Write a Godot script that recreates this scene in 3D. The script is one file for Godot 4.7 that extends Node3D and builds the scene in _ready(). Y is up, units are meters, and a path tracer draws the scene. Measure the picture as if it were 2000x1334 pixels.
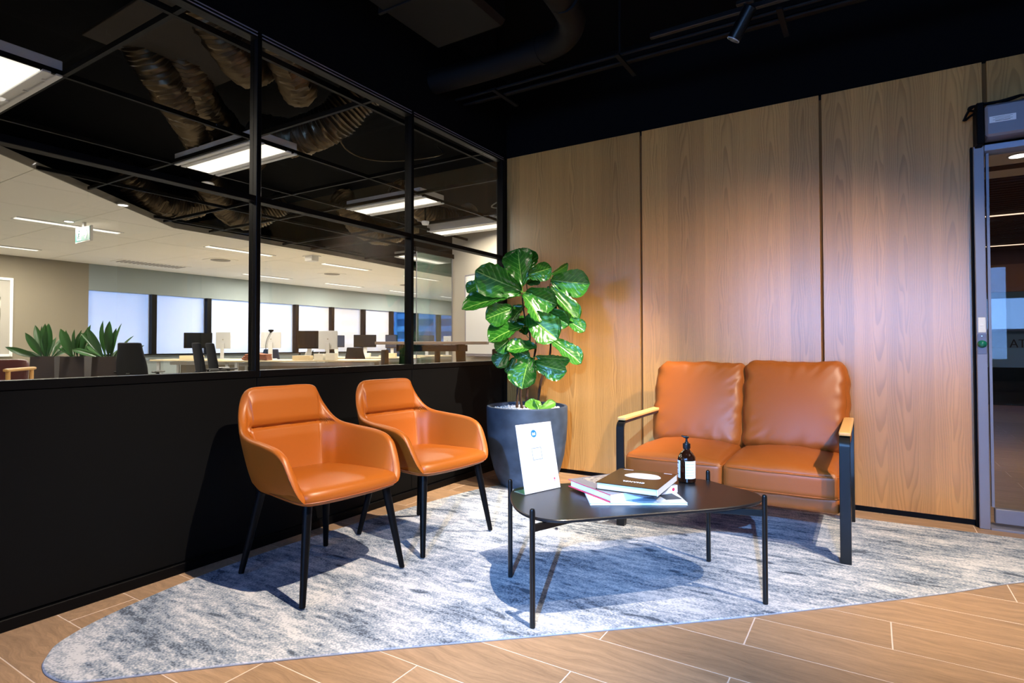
extends Node3D
# Reception corner of an office: a glazed black partition on the left, an oak wall at the back, a glass door on the right.
# x runs along the oak wall, z comes from it towards the viewer, y is up; the corner of the two walls is the origin.

var M := {}
var cache := {}
var taken := {}

# ---------------------------------------------------------------- mesh helpers
func shape(V: PackedVector3Array, I: PackedInt32Array, UV := PackedVector2Array(), angle := 40.0, closed := true) -> ArrayMesh:
	var n := I.size() / 3
	if closed:
		var vol := 0.0
		for t in n:
			vol += V[I[t * 3]].dot(V[I[t * 3 + 2]].cross(V[I[t * 3 + 1]]))
		if vol < 0.0:
			for t in n:
				var k := I[t * 3 + 1]
				I[t * 3 + 1] = I[t * 3 + 2]
				I[t * 3 + 2] = k
	var fn := PackedVector3Array()
	fn.resize(n)
	var at := {}
	for t in n:
		var a := V[I[t * 3]]
		fn[t] = (V[I[t * 3 + 2]] - a).cross(V[I[t * 3 + 1]] - a)
		for c in 3:
			var key := Vector3i((V[I[t * 3 + c]] * 20000.0).round())
			if at.has(key):
				at[key].append(t)
			else:
				at[key] = [t]
	var lim := cos(deg_to_rad(angle))
	var unit := PackedVector3Array()
	for t in n:
		unit.append(fn[t].normalized())
	var P := PackedVector3Array()
	var N := PackedVector3Array()
	var U := PackedVector2Array()
	P.resize(n * 3)
	N.resize(n * 3)
	var has_uv := UV.size() == V.size()
	if has_uv:
		U.resize(n * 3)
	for t in n:
		for c in 3:
			var v := I[t * 3 + c]
			var s := Vector3.ZERO
			for f in at[Vector3i((V[v] * 20000.0).round())]:
				if unit[f].dot(unit[t]) > lim:
					s += fn[f]
			P[t * 3 + c] = V[v]
			N[t * 3 + c] = s.normalized() if s.length() > 1e-12 else Vector3.UP
			if has_uv:
				U[t * 3 + c] = UV[v]
	var arr := []
	arr.resize(Mesh.ARRAY_MAX)
	arr[Mesh.ARRAY_VERTEX] = P
	arr[Mesh.ARRAY_NORMAL] = N
	if has_uv:
		arr[Mesh.ARRAY_TEX_UV] = U
	var m := ArrayMesh.new()
	m.add_surface_from_arrays(Mesh.PRIMITIVE_TRIANGLES, arr)
	return m

func grid_idx(rows: int, cols: int, wrap_c := false, wrap_r := false, base := 0) -> PackedInt32Array:
	var I := PackedInt32Array()
	for r in (rows if wrap_r else rows - 1):
		for c in (cols if wrap_c else cols - 1):
			var r2 := (r + 1) % rows
			var c2 := (c + 1) % cols
			var a := base + r * cols + c
			var b := base + r * cols + c2
			var d := base + r2 * cols + c
			var e := base + r2 * cols + c2
			I.append_array([a, b, e, a, e, d])
	return I

# chamfered box centred on its own origin; UVs: u along x, v along z (top and sides)
func box(sx: float, sy: float, sz: float, b := 0.003) -> ArrayMesh:
	var key := "b%.4f,%.4f,%.4f,%.4f" % [sx, sy, sz, b]
	if cache.has(key):
		return cache[key]
	var h := Vector3(sx, sy, sz) * 0.5
	b = minf(b, minf(h.x, minf(h.y, h.z)) * 0.9)
	var V := PackedVector3Array()
	var UV := PackedVector2Array()
	var id := {}
	for i in 8:
		var s := Vector3(1 if i & 1 else -1, 1 if i & 2 else -1, 1 if i & 4 else -1)
		for ax in 3:
			var q := (h - Vector3(b, b, b)) * s
			q[ax] = h[ax] * s[ax]
			id[i * 3 + ax] = V.size()
			V.append(q)
			if sz > sy * 3.0 or sz > sx * 3.0:
				UV.append(Vector2(q.x / sx + 0.5, 0.5 - q.z / sz) if sy < sx else Vector2(q.z / sz + 0.5, 0.5 - q.y / sy))
			else:
				UV.append(Vector2(q.x / sx + 0.5, 0.5 - q.y / sy))
	var I := PackedInt32Array()
	for ax in 3:
		var bu := 1 << ((ax + 1) % 3)
		var bv := 1 << ((ax + 2) % 3)
		for s in 2:
			var o: int = (1 << ax) * s
			var q := [(o) * 3 + ax, (o | bu) * 3 + ax, (o | bu | bv) * 3 + ax, (o | bv) * 3 + ax]
			if s == 0:
				q.reverse()
			I.append_array([q[0], q[2], q[1], q[0], q[3], q[2]])
		# edges along ax, between faces ax+1 and ax+2
		var f1 := (ax + 1) % 3
		var f2 := (ax + 2) % 3
		for i in 4:
			var o: int = (bu if i & 1 else 0) | (bv if i & 2 else 0)
			var a0 := o * 3 + f1
			var a1 := o * 3 + f2
			var b0 := (o | (1 << ax)) * 3 + f1
			var b1 := (o | (1 << ax)) * 3 + f2
			if i == 1 or i == 2:
				I.append_array([a0, b0, b1, a0, b1, a1])
			else:
				I.append_array([a0, b1, b0, a0, a1, b1])
	for i in 8:
		var flip := ((i & 1) + ((i >> 1) & 1) + ((i >> 2) & 1)) % 2 == 0
		I.append_array([i * 3, i * 3 + 1, i * 3 + 2] if flip else [i * 3, i * 3 + 2, i * 3 + 1])
	# make every triangle face outwards
	for t in I.size() / 3:
		var a := V[I[t * 3]]
		var nn := (V[I[t * 3 + 2]] - a).cross(V[I[t * 3 + 1]] - a)
		if nn.dot(a + V[I[t * 3 + 1]] + V[I[t * 3 + 2]]) < 0.0:
			var k := I[t * 3 + 1]
			I[t * 3 + 1] = I[t * 3 + 2]
			I[t * 3 + 2] = k
	var m := shape(V, I, UV, 30.0, false)
	cache[key] = m
	return m

# box without chamfer and 12 triangles, for slabs whose edges are never seen
func slab(sx: float, sy: float, sz: float) -> BoxMesh:
	var m := BoxMesh.new()
	m.size = Vector3(sx, sy, sz)
	return m

func lathe(prof: Array, sides := 24, angle := 40.0) -> ArrayMesh:
	var key := "l" + str(prof) + str(sides)
	if cache.has(key):
		return cache[key]
	var V := PackedVector3Array()
	var UV := PackedVector2Array()
	for r in prof.size():
		for c in sides + 1:
			var a := TAU * c / sides
			V.append(Vector3(prof[r][0] * cos(a), prof[r][1], prof[r][0] * sin(a)))
			UV.append(Vector2(float(c) / sides, float(r) / (prof.size() - 1)))
	var m := shape(V, grid_idx(prof.size(), sides + 1), UV, angle)
	cache[key] = m
	return m

# tube swept along points; rad is a number or one number per point
func tube(path: Array, rad, sides := 8, flatten := 1.0, up := Vector3.UP) -> ArrayMesh:
	var V := PackedVector3Array()
	var n := path.size()
	var side := Vector3.ZERO
	for i in n:
		var d: Vector3 = (path[mini(i + 1, n - 1)] - path[maxi(i - 1, 0)]).normalized()
		if i == 0:
			side = d.cross(up)
			if side.length() < 0.05:
				side = d.cross(Vector3.RIGHT)
		side = (side - d * side.dot(d)).normalized()
		var w := side.cross(d)
		var r: float = rad[i] if rad is Array else rad
		for c in sides:
			var a := TAU * c / sides
			V.append(path[i] + side * cos(a) * r + w * sin(a) * r * flatten)
	var I := grid_idx(n, sides, true)
	var c0 := V.size()
	V.append(path[0])
	V.append(path[n - 1])
	for c in sides:
		var c2 := (c + 1) % sides
		I.append_array([c0, c2, c])
		I.append_array([c0 + 1, (n - 1) * sides + c, (n - 1) * sides + c2])
	return shape(V, I, PackedVector2Array(), 50.0)

func spline(pts: Array, per := 6, closed := false) -> Array:
	var out := []
	var n := pts.size()
	for i in (n if closed else n - 1):
		var p0 = pts[(i - 1 + n) % n] if closed else pts[maxi(i - 1, 0)]
		var p1 = pts[i]
		var p2 = pts[(i + 1) % n]
		var p3 = pts[(i + 2) % n] if closed else pts[mini(i + 2, n - 1)]
		for k in per:
			out.append(p1.cubic_interpolate(p2, p0, p3, float(k) / per))
	if not closed:
		out.append(pts[n - 1])
	return out

# outline in the xz plane extruded from y0 to y1 with a small chamfer
func prism(outline: Array, y0: float, y1: float, ch := 0.002, uv_scale := 1.0, angle := 40.0) -> ArrayMesh:
	var pts := PackedVector2Array(outline)
	if not Geometry2D.is_polygon_clockwise(pts):
		pts.reverse()
	var n := pts.size()
	var inner := PackedVector2Array()
	for i in n:
		var a := (pts[i] - pts[(i - 1 + n) % n]).normalized()
		var b := (pts[(i + 1) % n] - pts[i]).normalized()
		var t := (a + b).normalized()
		var nn := Vector2(t.y, -t.x)
		inner.append(pts[i] - nn * ch)
	if absf(signed_area(inner)) > absf(signed_area(pts)):
		for i in n:
			inner[i] = pts[i] * 2.0 - inner[i]
	var V := PackedVector3Array()
	var UV := PackedVector2Array()
	var rings := [[inner, y0], [pts, y0 + ch], [pts, y1 - ch], [inner, y1]]
	for r in rings:
		for i in n:
			V.append(Vector3(r[0][i].x, r[1], r[0][i].y))
			UV.append(r[0][i] * uv_scale)
	var I := grid_idx(4, n, true)
	var tri := Geometry2D.triangulate_polygon(inner)
	for t in tri.size() / 3:
		I.append_array([3 * n + tri[t * 3], 3 * n + tri[t * 3 + 1], 3 * n + tri[t * 3 + 2]])
		I.append_array([tri[t * 3], tri[t * 3 + 2], tri[t * 3 + 1]])
	# outward everywhere: walls by the outline's centre side, caps by their height
	for t in I.size() / 3:
		var a := V[I[t * 3]]
		var nn := (V[I[t * 3 + 2]] - a).cross(V[I[t * 3 + 1]] - a)
		var want := true
		var flat := V[I[t * 3]].y == V[I[t * 3 + 1]].y and V[I[t * 3]].y == V[I[t * 3 + 2]].y
		if flat:
			want = nn.y > 0.0 if a.y == y1 else nn.y < 0.0
		else:
			var mid := (a + V[I[t * 3 + 1]] + V[I[t * 3 + 2]]) / 3.0
			var probe := Vector2(mid.x, mid.z) + Vector2(nn.x, nn.z).normalized() * 0.0012
			want = not Geometry2D.is_point_in_polygon(probe, pts)
		if not want:
			var k := I[t * 3 + 1]
			I[t * 3 + 1] = I[t * 3 + 2]
			I[t * 3 + 2] = k
	return shape(V, I, UV, angle, false)

func signed_area(p: PackedVector2Array) -> float:
	var s := 0.0
	for i in p.size():
		s += p[i].cross(p[(i + 1) % p.size()])
	return s * 0.5

# rounded box of n x n patches a side, bent by a callable that gets the point and the cube coordinate
func pillow(size: Vector3, r: float, n: int, bend: Callable) -> ArrayMesh:
	var V := PackedVector3Array()
	var I := PackedInt32Array()
	var h := size * 0.5
	for ax in 3:
		for s in [-1.0, 1.0]:
			var base := V.size()
			for i in n + 1:
				for j in n + 1:
					var q := Vector3.ZERO
					q[ax] = s
					# more rows near the edges
					var a := 2.0 * i / n - 1.0
					var b := 2.0 * j / n - 1.0
					q[(ax + 1) % 3] = sin(a * PI / 2)
					q[(ax + 2) % 3] = sin(b * PI / 2)
					var p := q * h
					var core := p.clamp(-h + Vector3(r, r, r), h - Vector3(r, r, r))
					var out := p - core
					if out.length() > 1e-6:
						p = core + out.normalized() * minf(r, out.length() * 3.0) if out.length() < r / 3.0 else core + out.normalized() * r
					V.append(bend.call(p, q))
			var g := grid_idx(n + 1, n + 1, false, false, base)
			if s < 0:
				for t in g.size() / 3:
					var k := g[t * 3 + 1]
					g[t * 3 + 1] = g[t * 3 + 2]
					g[t * 3 + 2] = k
			I.append_array(g)
	return shape(V, I, PackedVector2Array(), 70.0)

# ---------------------------------------------------------------- node helpers
func numbered(n: String) -> String:
	if not taken.has(n):
		taken[n] = 0
		return n
	taken[n] += 1
	return "%s_%03d" % [n, taken[n]]

func tag(o: Node, label: String, category := "", group := "") -> void:
	o.set_meta("label", label)
	if category:
		o.set_meta("category", category)
	if group:
		o.set_meta("group", group)

func thing(called: String, label: String, category: String, at := Vector3.ZERO, turn := 0.0, group := "") -> Node3D:
	var o := Node3D.new()
	o.name = numbered(called)
	add_child(o)
	o.position = at
	o.rotation.y = turn
	tag(o, label, category, group)
	return o

func struct(called: String, label: String, at := Vector3.ZERO) -> Node3D:
	var o := Node3D.new()
	o.name = numbered(called)
	add_child(o)
	o.position = at
	o.set_meta("kind", "structure")
	o.set_meta("label", label)
	return o

func part(called: String, mesh: Mesh, mat: Material, parent: Node, at := Vector3.ZERO, rot := Vector3.ZERO) -> MeshInstance3D:
	var o := MeshInstance3D.new()
	o.name = called
	o.mesh = mesh
	o.material_override = mat
	o.position = at
	o.rotation = rot
	parent.add_child(o, true)
	return o

func solo(called: String, mesh: Mesh, mat: Material, label: String, category: String, at := Vector3.ZERO, rot := Vector3.ZERO, group := "") -> MeshInstance3D:
	var o := part(numbered(called), mesh, mat, self, at, rot)
	tag(o, label, category, group)
	return o

func copy(o: Node3D, label: String, at: Vector3, turn := 0.0) -> Node3D:
	var c: Node3D = o.duplicate()
	c.name = numbered(String(o.name).rstrip("0123456789").trim_suffix("_"))
	add_child(c)
	c.position = at
	c.rotation.y = turn
	c.set_meta("label", label)
	return c

func mat(col: Color, rough := 0.6, spec := 0.5, metal := 0.0) -> StandardMaterial3D:
	var m := StandardMaterial3D.new()
	m.albedo_color = col
	m.roughness = rough
	m.metallic_specular = spec
	m.metallic = metal
	return m

func c8(r: int, g: int, b: int) -> Color:
	return Color8(r, g, b)

func glow(col: Color, energy: float) -> StandardMaterial3D:
	var m := mat(Color(0.9, 0.9, 0.9), 0.5)
	m.emission_enabled = true
	m.emission = col
	m.emission_energy_multiplier = energy
	return m

func pane(col: Color, alpha: float, rough := 0.0, spec := 0.5) -> StandardMaterial3D:
	var m := mat(Color(col.r, col.g, col.b, alpha), rough, spec)
	m.transparency = BaseMaterial3D.TRANSPARENCY_ALPHA
	return m

func area(parent: Node, at: Vector3, rot: Vector3, size: Vector2, col: Color, energy: float) -> void:
	var l := AreaLight3D.new()
	l.name = "area_light"
	l.area_size = size
	l.light_color = col
	l.light_energy = energy
	l.shadow_enabled = true
	l.area_range = 30.0
	parent.add_child(l, true)
	l.position = at
	l.rotation = rot

# ---------------------------------------------------------------- textures
func noise(seed_: int, freq: float, oct := 3, kind := FastNoiseLite.TYPE_SIMPLEX_SMOOTH) -> FastNoiseLite:
	var f := FastNoiseLite.new()
	f.seed = seed_
	f.frequency = freq
	f.noise_type = kind
	f.fractal_octaves = oct
	f.fractal_type = FastNoiseLite.FRACTAL_FBM if oct > 1 else FastNoiseLite.FRACTAL_NONE
	return f

func picture(w: int, h: int, px: PackedByteArray) -> ImageTexture:
	return ImageTexture.create_from_image(Image.create_from_data(w, h, false, Image.FORMAT_RGB8, px))

# oak veneer: leaves a quarter of a panel wide, turned over in pairs, each with its arched grain
func veneer(seed_: int, leaves: Array, eyes: Array, width: float) -> ImageTexture:
	var w := 512
	var h := 1120
	var px := PackedByteArray()
	px.resize(w * h * 3)
	var warp := noise(seed_, 1.0, 2)
	var fine := noise(seed_ + 5, 1.0, 2)
	var rng := RandomNumberGenerator.new()
	rng.seed = seed_
	var tone := []
	for l in leaves.size():
		tone.append(rng.randf_range(-0.06, 0.06))
	var k := 0
	for j in h:
		var v := (1.0 - float(j) / h) * 2.67
		for i in w:
			var x := float(i) / w * width
			var l := 0
			while l < leaves.size() - 1 and x > leaves[l + 1]:
				l += 1
			var e: Array = eyes[l]
			var u: float = x - leaves[l] - e[0]
			var wv := warp.get_noise_2d(u * 9.0 + l * 7.0, v * 0.9)
			var wu := u + wv * 0.022 + warp.get_noise_2d(u * 6.0 + 50.0, v * 3.0 + 40.0) * 0.008
			var dv: float = (v - e[1]) * e[2]
			var g := sqrt(wu * wu + dv * dv + 0.00004)
			var ring := fposmod(g / 0.0105, 1.0)
			var line := smoothstep(0.35, 0.9, ring) * (1.0 - smoothstep(0.93, 1.0, ring))
			var arch := clampf(1.2 - absf(u) * 6.0, 0.35, 1.0)
			var pore := fine.get_noise_2d(x * 420.0, v * 7.0)
			var broad := warp.get_noise_2d(x * 16.0 + 90.0, v * 0.5)
			var t: float = 1.0 + tone[l] - line * 0.11 * arch + pore * 0.03 + broad * 0.045
			px[k] = clampi(int(197.0 * t), 0, 255)
			px[k + 1] = clampi(int(141.0 * (t - 0.014 * line)), 0, 255)
			px[k + 2] = clampi(int(76.0 * (t - 0.034 * line)), 0, 255)
			k += 3
	return picture(w, h, px)

# four strips of wood print for the floor planks
func plank_print() -> ImageTexture:
	var w := 640
	var h := 512
	var px := PackedByteArray()
	px.resize(w * h * 3)
	var a := noise(31, 1.0, 3)
	var b := noise(32, 1.0, 2)
	var k := 0
	for j in h:
		var s := j / 128
		var v := float(j % 128) / 128.0 * 0.234
		for i in w:
			var u := float(i) / w * 0.888
			var y := v + a.get_noise_2d(u * 2.2 + s * 9.0, v * 6.0) * 0.03
			var broad := a.get_noise_2d(u * 1.6 + s * 20.0, y * 26.0)
			var grain := b.get_noise_2d(u * 9.0 + s * 13.0, y * 260.0)
			var pore := b.get_noise_2d(u * 30.0 + 50.0, v * 700.0 + s * 80.0)
			var ring := fposmod((y + 0.02 * sin(u * 3.0 + s)) / 0.022 + broad, 1.0)
			var t := 1.0 + broad * 0.10 + grain * 0.07 + pore * 0.035 - smoothstep(0.6, 0.95, ring) * (1.0 - smoothstep(0.95, 1.0, ring)) * 0.06
			px[k] = clampi(int(172.0 * t), 0, 255)
			px[k + 1] = clampi(int(140.0 * (t - 0.006)), 0, 255)
			px[k + 2] = clampi(int(111.0 * (t - 0.015)), 0, 255)
			k += 3
	return picture(w, h, px)

# worn woven rug: streaks along x, flecks and a few dark smudges, 3.7 m across
func rug_print() -> ImageTexture:
	var n := 1440
	var px := PackedByteArray()
	px.resize(n * n * 3)
	var big := noise(7, 1.0, 3)
	var mid := noise(8, 1.0, 2)
	var fleck := noise(9, 1.0, 1)
	var cell := noise(10, 1.0, 1, FastNoiseLite.TYPE_VALUE)
	var dark := Vector3(84, 92, 106)
	var blue := Vector3(128, 140, 157)
	var pale := Vector3(166, 171, 182)
	var white := Vector3(206, 206, 211)
	var k := 0
	for j in n:
		var z := float(j) / n * 3.7
		for i in n:
			var x := float(i) / n * 3.7
			var p := big.get_noise_2d(x * 1.9, z * 4.2)
			var s := mid.get_noise_2d(x * 2.6 + 30.0, z * 21.0)
			var f := fleck.get_noise_2d(x * 88.0, z * 130.0)
			var c := cell.get_noise_2d(x * 150.0, z * 230.0)
			var t := 0.66 + p * 0.36 + s * 0.20 + f * 0.20 + c * 0.20 + mid.get_noise_2d(x * 11.0 + 11.0, z * 26.0) * 0.20
			var sm := mid.get_noise_2d(x * 3.4 + 70.0, z * 11.0 + 20.0)
			if sm > 0.50:
				t -= (sm - 0.50) * 4.0 * (0.5 + 0.5 * c)
			var col: Vector3
			if t < 0.28:
				col = dark
			elif t < 0.5:
				col = dark.lerp(blue, smoothstep(0.28, 0.44, t))
			elif t < 0.72:
				col = blue.lerp(pale, smoothstep(0.5, 0.66, t))
			else:
				col = pale.lerp(white, smoothstep(0.72, 0.92, t))
			px[k] = int(col.x)
			px[k + 1] = int(col.y)
			px[k + 2] = int(col.z)
			k += 3
	return picture(n, n, px)

# upper side of a fiddle leaf: pale midrib and side veins on green
func leaf_print() -> ImageTexture:
	var n := 192
	var px := PackedByteArray()
	px.resize(n * n * 3)
	var f := noise(3, 1.0, 2)
	var k := 0
	for j in n:
		var v := float(j) / n
		for i in n:
			var u := absf(float(i) / n * 2.0 - 1.0)
			var rib := 1.0 - smoothstep(0.012, 0.05, u)
			var s := fposmod((v - u * 0.34) * 7.5, 1.0)
			var vein := (1.0 - smoothstep(0.02, 0.09, minf(s, 1.0 - s))) * (1.0 - u * 0.6)
			var t := maxf(rib, vein * 0.6)
			var m := 1.0 + f.get_noise_2d(u * 6.0, v * 8.0) * 0.12
			px[k] = clampi(int(lerpf(42.0, 140.0, t) * m), 0, 255)
			px[k + 1] = clampi(int(lerpf(104.0, 186.0, t) * m), 0, 255)
			px[k + 2] = clampi(int(lerpf(30.0, 88.0, t) * m), 0, 255)
			k += 3
	return picture(n, n, px)

func mottle(seed_: int, a: Color, b: Color, freq: float, n := 256, sharp := 1.0) -> ImageTexture:
	var f := noise(seed_, freq, 4)
	var px := PackedByteArray()
	px.resize(n * n * 3)
	var k := 0
	for j in n:
		for i in n:
			# blended over the edges so that the repeat does not show
			var x := float(i) / n
			var y := float(j) / n
			var t := f.get_noise_3d(cos(x * TAU) * 4.0, sin(x * TAU) * 4.0, y * 25.0) * (1.0 - y) + f.get_noise_3d(cos(x * TAU) * 4.0, sin(x * TAU) * 4.0, (y - 1.0) * 25.0) * y
			var c := a.lerp(b, clampf(0.5 + t * sharp, 0.0, 1.0))
			px[k] = c.r8
			px[k + 1] = c.g8
			px[k + 2] = c.b8
			k += 3
	return picture(n, n, px)

func bump_noise(m: StandardMaterial3D, seed_: int, freq: float, scale: float, strength: float) -> void:
	var t := NoiseTexture2D.new()
	t.width = 256
	t.height = 256
	t.seamless = true
	t.as_normal_map = true
	t.bump_strength = 4.0
	t.noise = noise(seed_, freq, 3)
	m.normal_enabled = true
	m.normal_texture = t
	m.normal_scale = strength
	m.uv1_triplanar = true
	m.uv1_world_triplanar = true
	m.uv1_scale = Vector3(scale, scale, scale)

func make_materials() -> void:
	M.black = mat(c8(5, 5, 6), 0.65, 0.25)
	M.black_metal = mat(c8(7, 8, 10), 0.34, 0.5)
	M.black_satin = mat(c8(5, 5, 7), 0.45, 0.25)
	M.ceiling_black = mat(c8(7, 7, 9), 0.9, 0.2)
	M.duct_black = mat(c8(9, 8, 9), 0.6, 0.3)
	M.leather = mat(c8(160, 84, 20), 0.42, 0.5)
	bump_noise(M.leather, 4, 0.05, 14.0, 0.10)
	M.leather_dark = mat(c8(152, 78, 24), 0.46, 0.5)
	bump_noise(M.leather_dark, 6, 0.05, 14.0, 0.10)
	M.seam = mat(c8(150, 74, 30), 0.5)
	M.oak_arm = mat(c8(222, 170, 104), 0.45)
	M.grout = mat(c8(222, 200, 186), 0.85, 0.3)
	M.table = mat(c8(24, 23, 25), 0.34, 0.5)
	M.white = mat(c8(232, 232, 232), 0.5)
	M.wall_white = mat(c8(186, 180, 168), 0.85, 0.3)
	M.wall_cool = mat(c8(146, 156, 158), 0.85, 0.3)
	M.wall_plain = mat(c8(140, 132, 116), 0.85, 0.3)
	M.ceiling_white = mat(c8(250, 246, 236), 0.9, 0.3)
	M.paper = mat(c8(243, 243, 246), 0.6)
	M.alu = mat(c8(138, 136, 148), 0.42, 0.5, 0.35)
	M.chrome = mat(c8(190, 190, 195), 0.2, 0.5, 1.0)
	M.glass = pane(Color(0.02, 0.03, 0.03), 0.05, 0.0, 0.5)
	M.glass_green = pane(Color(0.30, 0.42, 0.38), 0.20, 0.0, 0.5)
	M.glass_door = pane(Color(0.02, 0.03, 0.03), 0.06, 0.0, 0.30)
	M.film = pane(Color(0.76, 0.75, 0.73), 0.80, 0.6, 0.3)
	M.glass_tint = pane(Color(0.05, 0.09, 0.11), 0.70, 0.0, 0.5)
	M.frost = pane(Color(0.62, 0.80, 0.86), 0.86, 0.5, 0.4)
	M.charcoal = mat(c8(30, 32, 38), 0.75, 0.3)
	M.navy = mat(c8(34, 48, 72), 0.8, 0.3)
	M.screen = mat(c8(16, 17, 19), 0.25, 0.5)
	M.silver = mat(c8(196, 198, 202), 0.4, 0.5, 0.2)
	M.desk = mat(c8(222, 204, 168), 0.5)
	M.desk_white = mat(c8(232, 230, 222), 0.5)
	M.brown = mat(c8(46, 36, 32), 0.6)
	M.taupe = mat(c8(150, 144, 134), 0.6)
	M.burgundy = mat(c8(96, 44, 40), 0.4)
	M.pine = mat(c8(222, 172, 100), 0.45)
	M.plant_dark = mat(c8(38, 74, 34), 0.35)
	M.plant_dark.backlight_enabled = true
	M.plant_dark.backlight = Color(0.10, 0.18, 0.05)
	M.foil = mat(c8(104, 90, 70), 0.32, 0.5, 0.85)
	M.bark = mat(c8(66, 48, 38), 0.9, 0.2)
	M.pebble = mat(c8(228, 228, 230), 0.8, 0.3)
	M.carpet = mat(c8(150, 148, 145), 0.95, 0.2)
	M.slat = mat(c8(88, 54, 34), 0.6)
	M.timber = mat(c8(134, 96, 66), 0.6)
	M.tan_bag = mat(c8(142, 84, 60), 0.7)
	M.dark_soil = mat(c8(40, 32, 28), 0.95, 0.2)
	M.rug = mat(Color.WHITE, 0.95, 0.2)
	M.rug.albedo_texture = rug_print()
	M.rug_edge = mat(c8(150, 152, 160), 0.95, 0.2)
	var prints := plank_print()
	M.planks = []
	for i in 8:
		var tint: float = [1.0, 0.96, 1.03, 0.93, 0.98, 1.02, 0.95, 1.0][i]
		var m := mat(Color(tint, tint, tint).clamp(), 0.42, 0.45)
		m.albedo_texture = prints
		m.uv1_scale = Vector3(1.0 if i < 4 else -1.0, 0.245, 1)
		m.uv1_offset = Vector3(0.0, 0.25 * (i % 4) + 0.0025, 0)
		M.planks.append(m)
	M.floor_far = mat(c8(190, 150, 112), 0.45, 0.45)
	M.veneer = []
	var specs := [
		[101, [0.0, 0.13, 0.51, 0.83], [[0.06, 0.4, 0.02], [0.19, 1.0, 0.030], [0.12, 2.2, 0.032], [0.18, 0.9, 0.026]], 1.215],
		[102, [0.0, 0.20, 0.47, 0.76, 1.03], [[0.11, 1.9, 0.03], [0.13, 1.25, 0.035], [0.15, 1.30, 0.036], [0.15, 1.05, 0.03], [0.08, 1.6, 0.03]], 1.211],
		[103, [0.0, 0.17, 0.34, 0.58, 0.74], [[0.10, 1.45, 0.045], [0.135, 1.55, 0.048], [0.10, 1.52, 0.045], [0.10, 1.1, 0.03], [0.04, 0.6, 0.03]], 0.829],
	]
	for s in specs:
		var m := mat(Color.WHITE, 0.26, 0.70)
		m.albedo_texture = veneer(s[0], s[1], s[2], s[3])
		M.veneer.append(m)
	M.oak_plain = mat(c8(112, 76, 42), 0.8, 0.2)
	M.veneer_top = M.veneer[2].duplicate()
	M.veneer_top.uv1_scale = Vector3(1.6, 0.165, 1)
	M.leaf = mat(Color.WHITE, 0.27, 0.55)
	M.leaf.albedo_texture = leaf_print()
	M.leaf.backlight_enabled = true
	M.leaf.backlight = Color(0.22, 0.34, 0.06)
	M.leaf_young = mat(c8(84, 136, 44), 0.32, 0.5)
	M.leaf_young.backlight_enabled = true
	M.leaf_young.backlight = Color(0.30, 0.45, 0.10)
	M.concrete = mat(Color.WHITE, 0.62, 0.4)
	M.concrete.albedo_texture = mottle(12, c8(42, 52, 66), c8(76, 90, 110), 0.35)
	M.amber = mat(c8(34, 14, 6), 0.06, 0.6)
	M.amber.clearcoat_enabled = true
	M.amber.clearcoat = 0.6
	M.amber.clearcoat_roughness = 0.03
	M.pump = mat(c8(15, 17, 21), 0.3)

# ---------------------------------------------------------------- the setting
func bar(parent: Node, called: String, m: Material, a: Vector3, b: Vector3, ch := 0.0) -> MeshInstance3D:
	var s := (b - a).abs()
	return part(called, box(s.x, s.y, s.z, ch) if ch > 0.0 else slab(s.x, s.y, s.z), m, parent, (a + b) * 0.5)

func build_floor() -> void:
	var f := struct("floor", "oak-look plank tile floor of the reception with pale grout")
	bar(f, "grout_bed", M.grout, Vector3(0, -0.12, -0.06), Vector3(7.0, -0.0008, 9.0))
	var w := 0.2345
	var plank := box(0.8835, 0.012, w - 0.0038, 0.0008)
	var half := box(0.4405, 0.012, w - 0.0038, 0.0008)
	var z0 := 3.295
	var n := 0
	for k in range(-12, 15):
		var za := z0 - k * w          # near edge of the row
		var zc := za - w * 0.5
		if za < 0.02 or za > 6.0:
			continue
		var off := 0.11 if posmod(k, 2) == 0 else 0.554
		if zc - w * 0.5 < 0.0:
			continue
		# piece at the wall
		var first: float = off - 0.002
		part("plank", box(first - 0.002, 0.012, w - 0.0038, 0.0008), M.planks[posmod(k * 5 + 2, 8)], f, Vector3(0.002 + (first - 0.002) * 0.5, -0.006, zc))
		for i in 7:
			var xa := off + i * 0.888
			if xa + 0.888 > 6.4:
				continue
			n += 1
			part("plank", plank, M.planks[posmod(i * 3 + k * 5 + (k * k) % 3, 8)], f, Vector3(xa + 0.444, -0.006, zc))
	# cut row along the oak wall
	var zr := z0 - 14 * w
	for i in 7:
		part("plank", box(0.8845, 0.012, zr + 0.02, 0.0008), M.planks[(i * 3 + 1) % 8], f, Vector3(0.11 + i * 0.888 + 0.444, -0.006, zr * 0.5 - 0.012))

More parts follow.
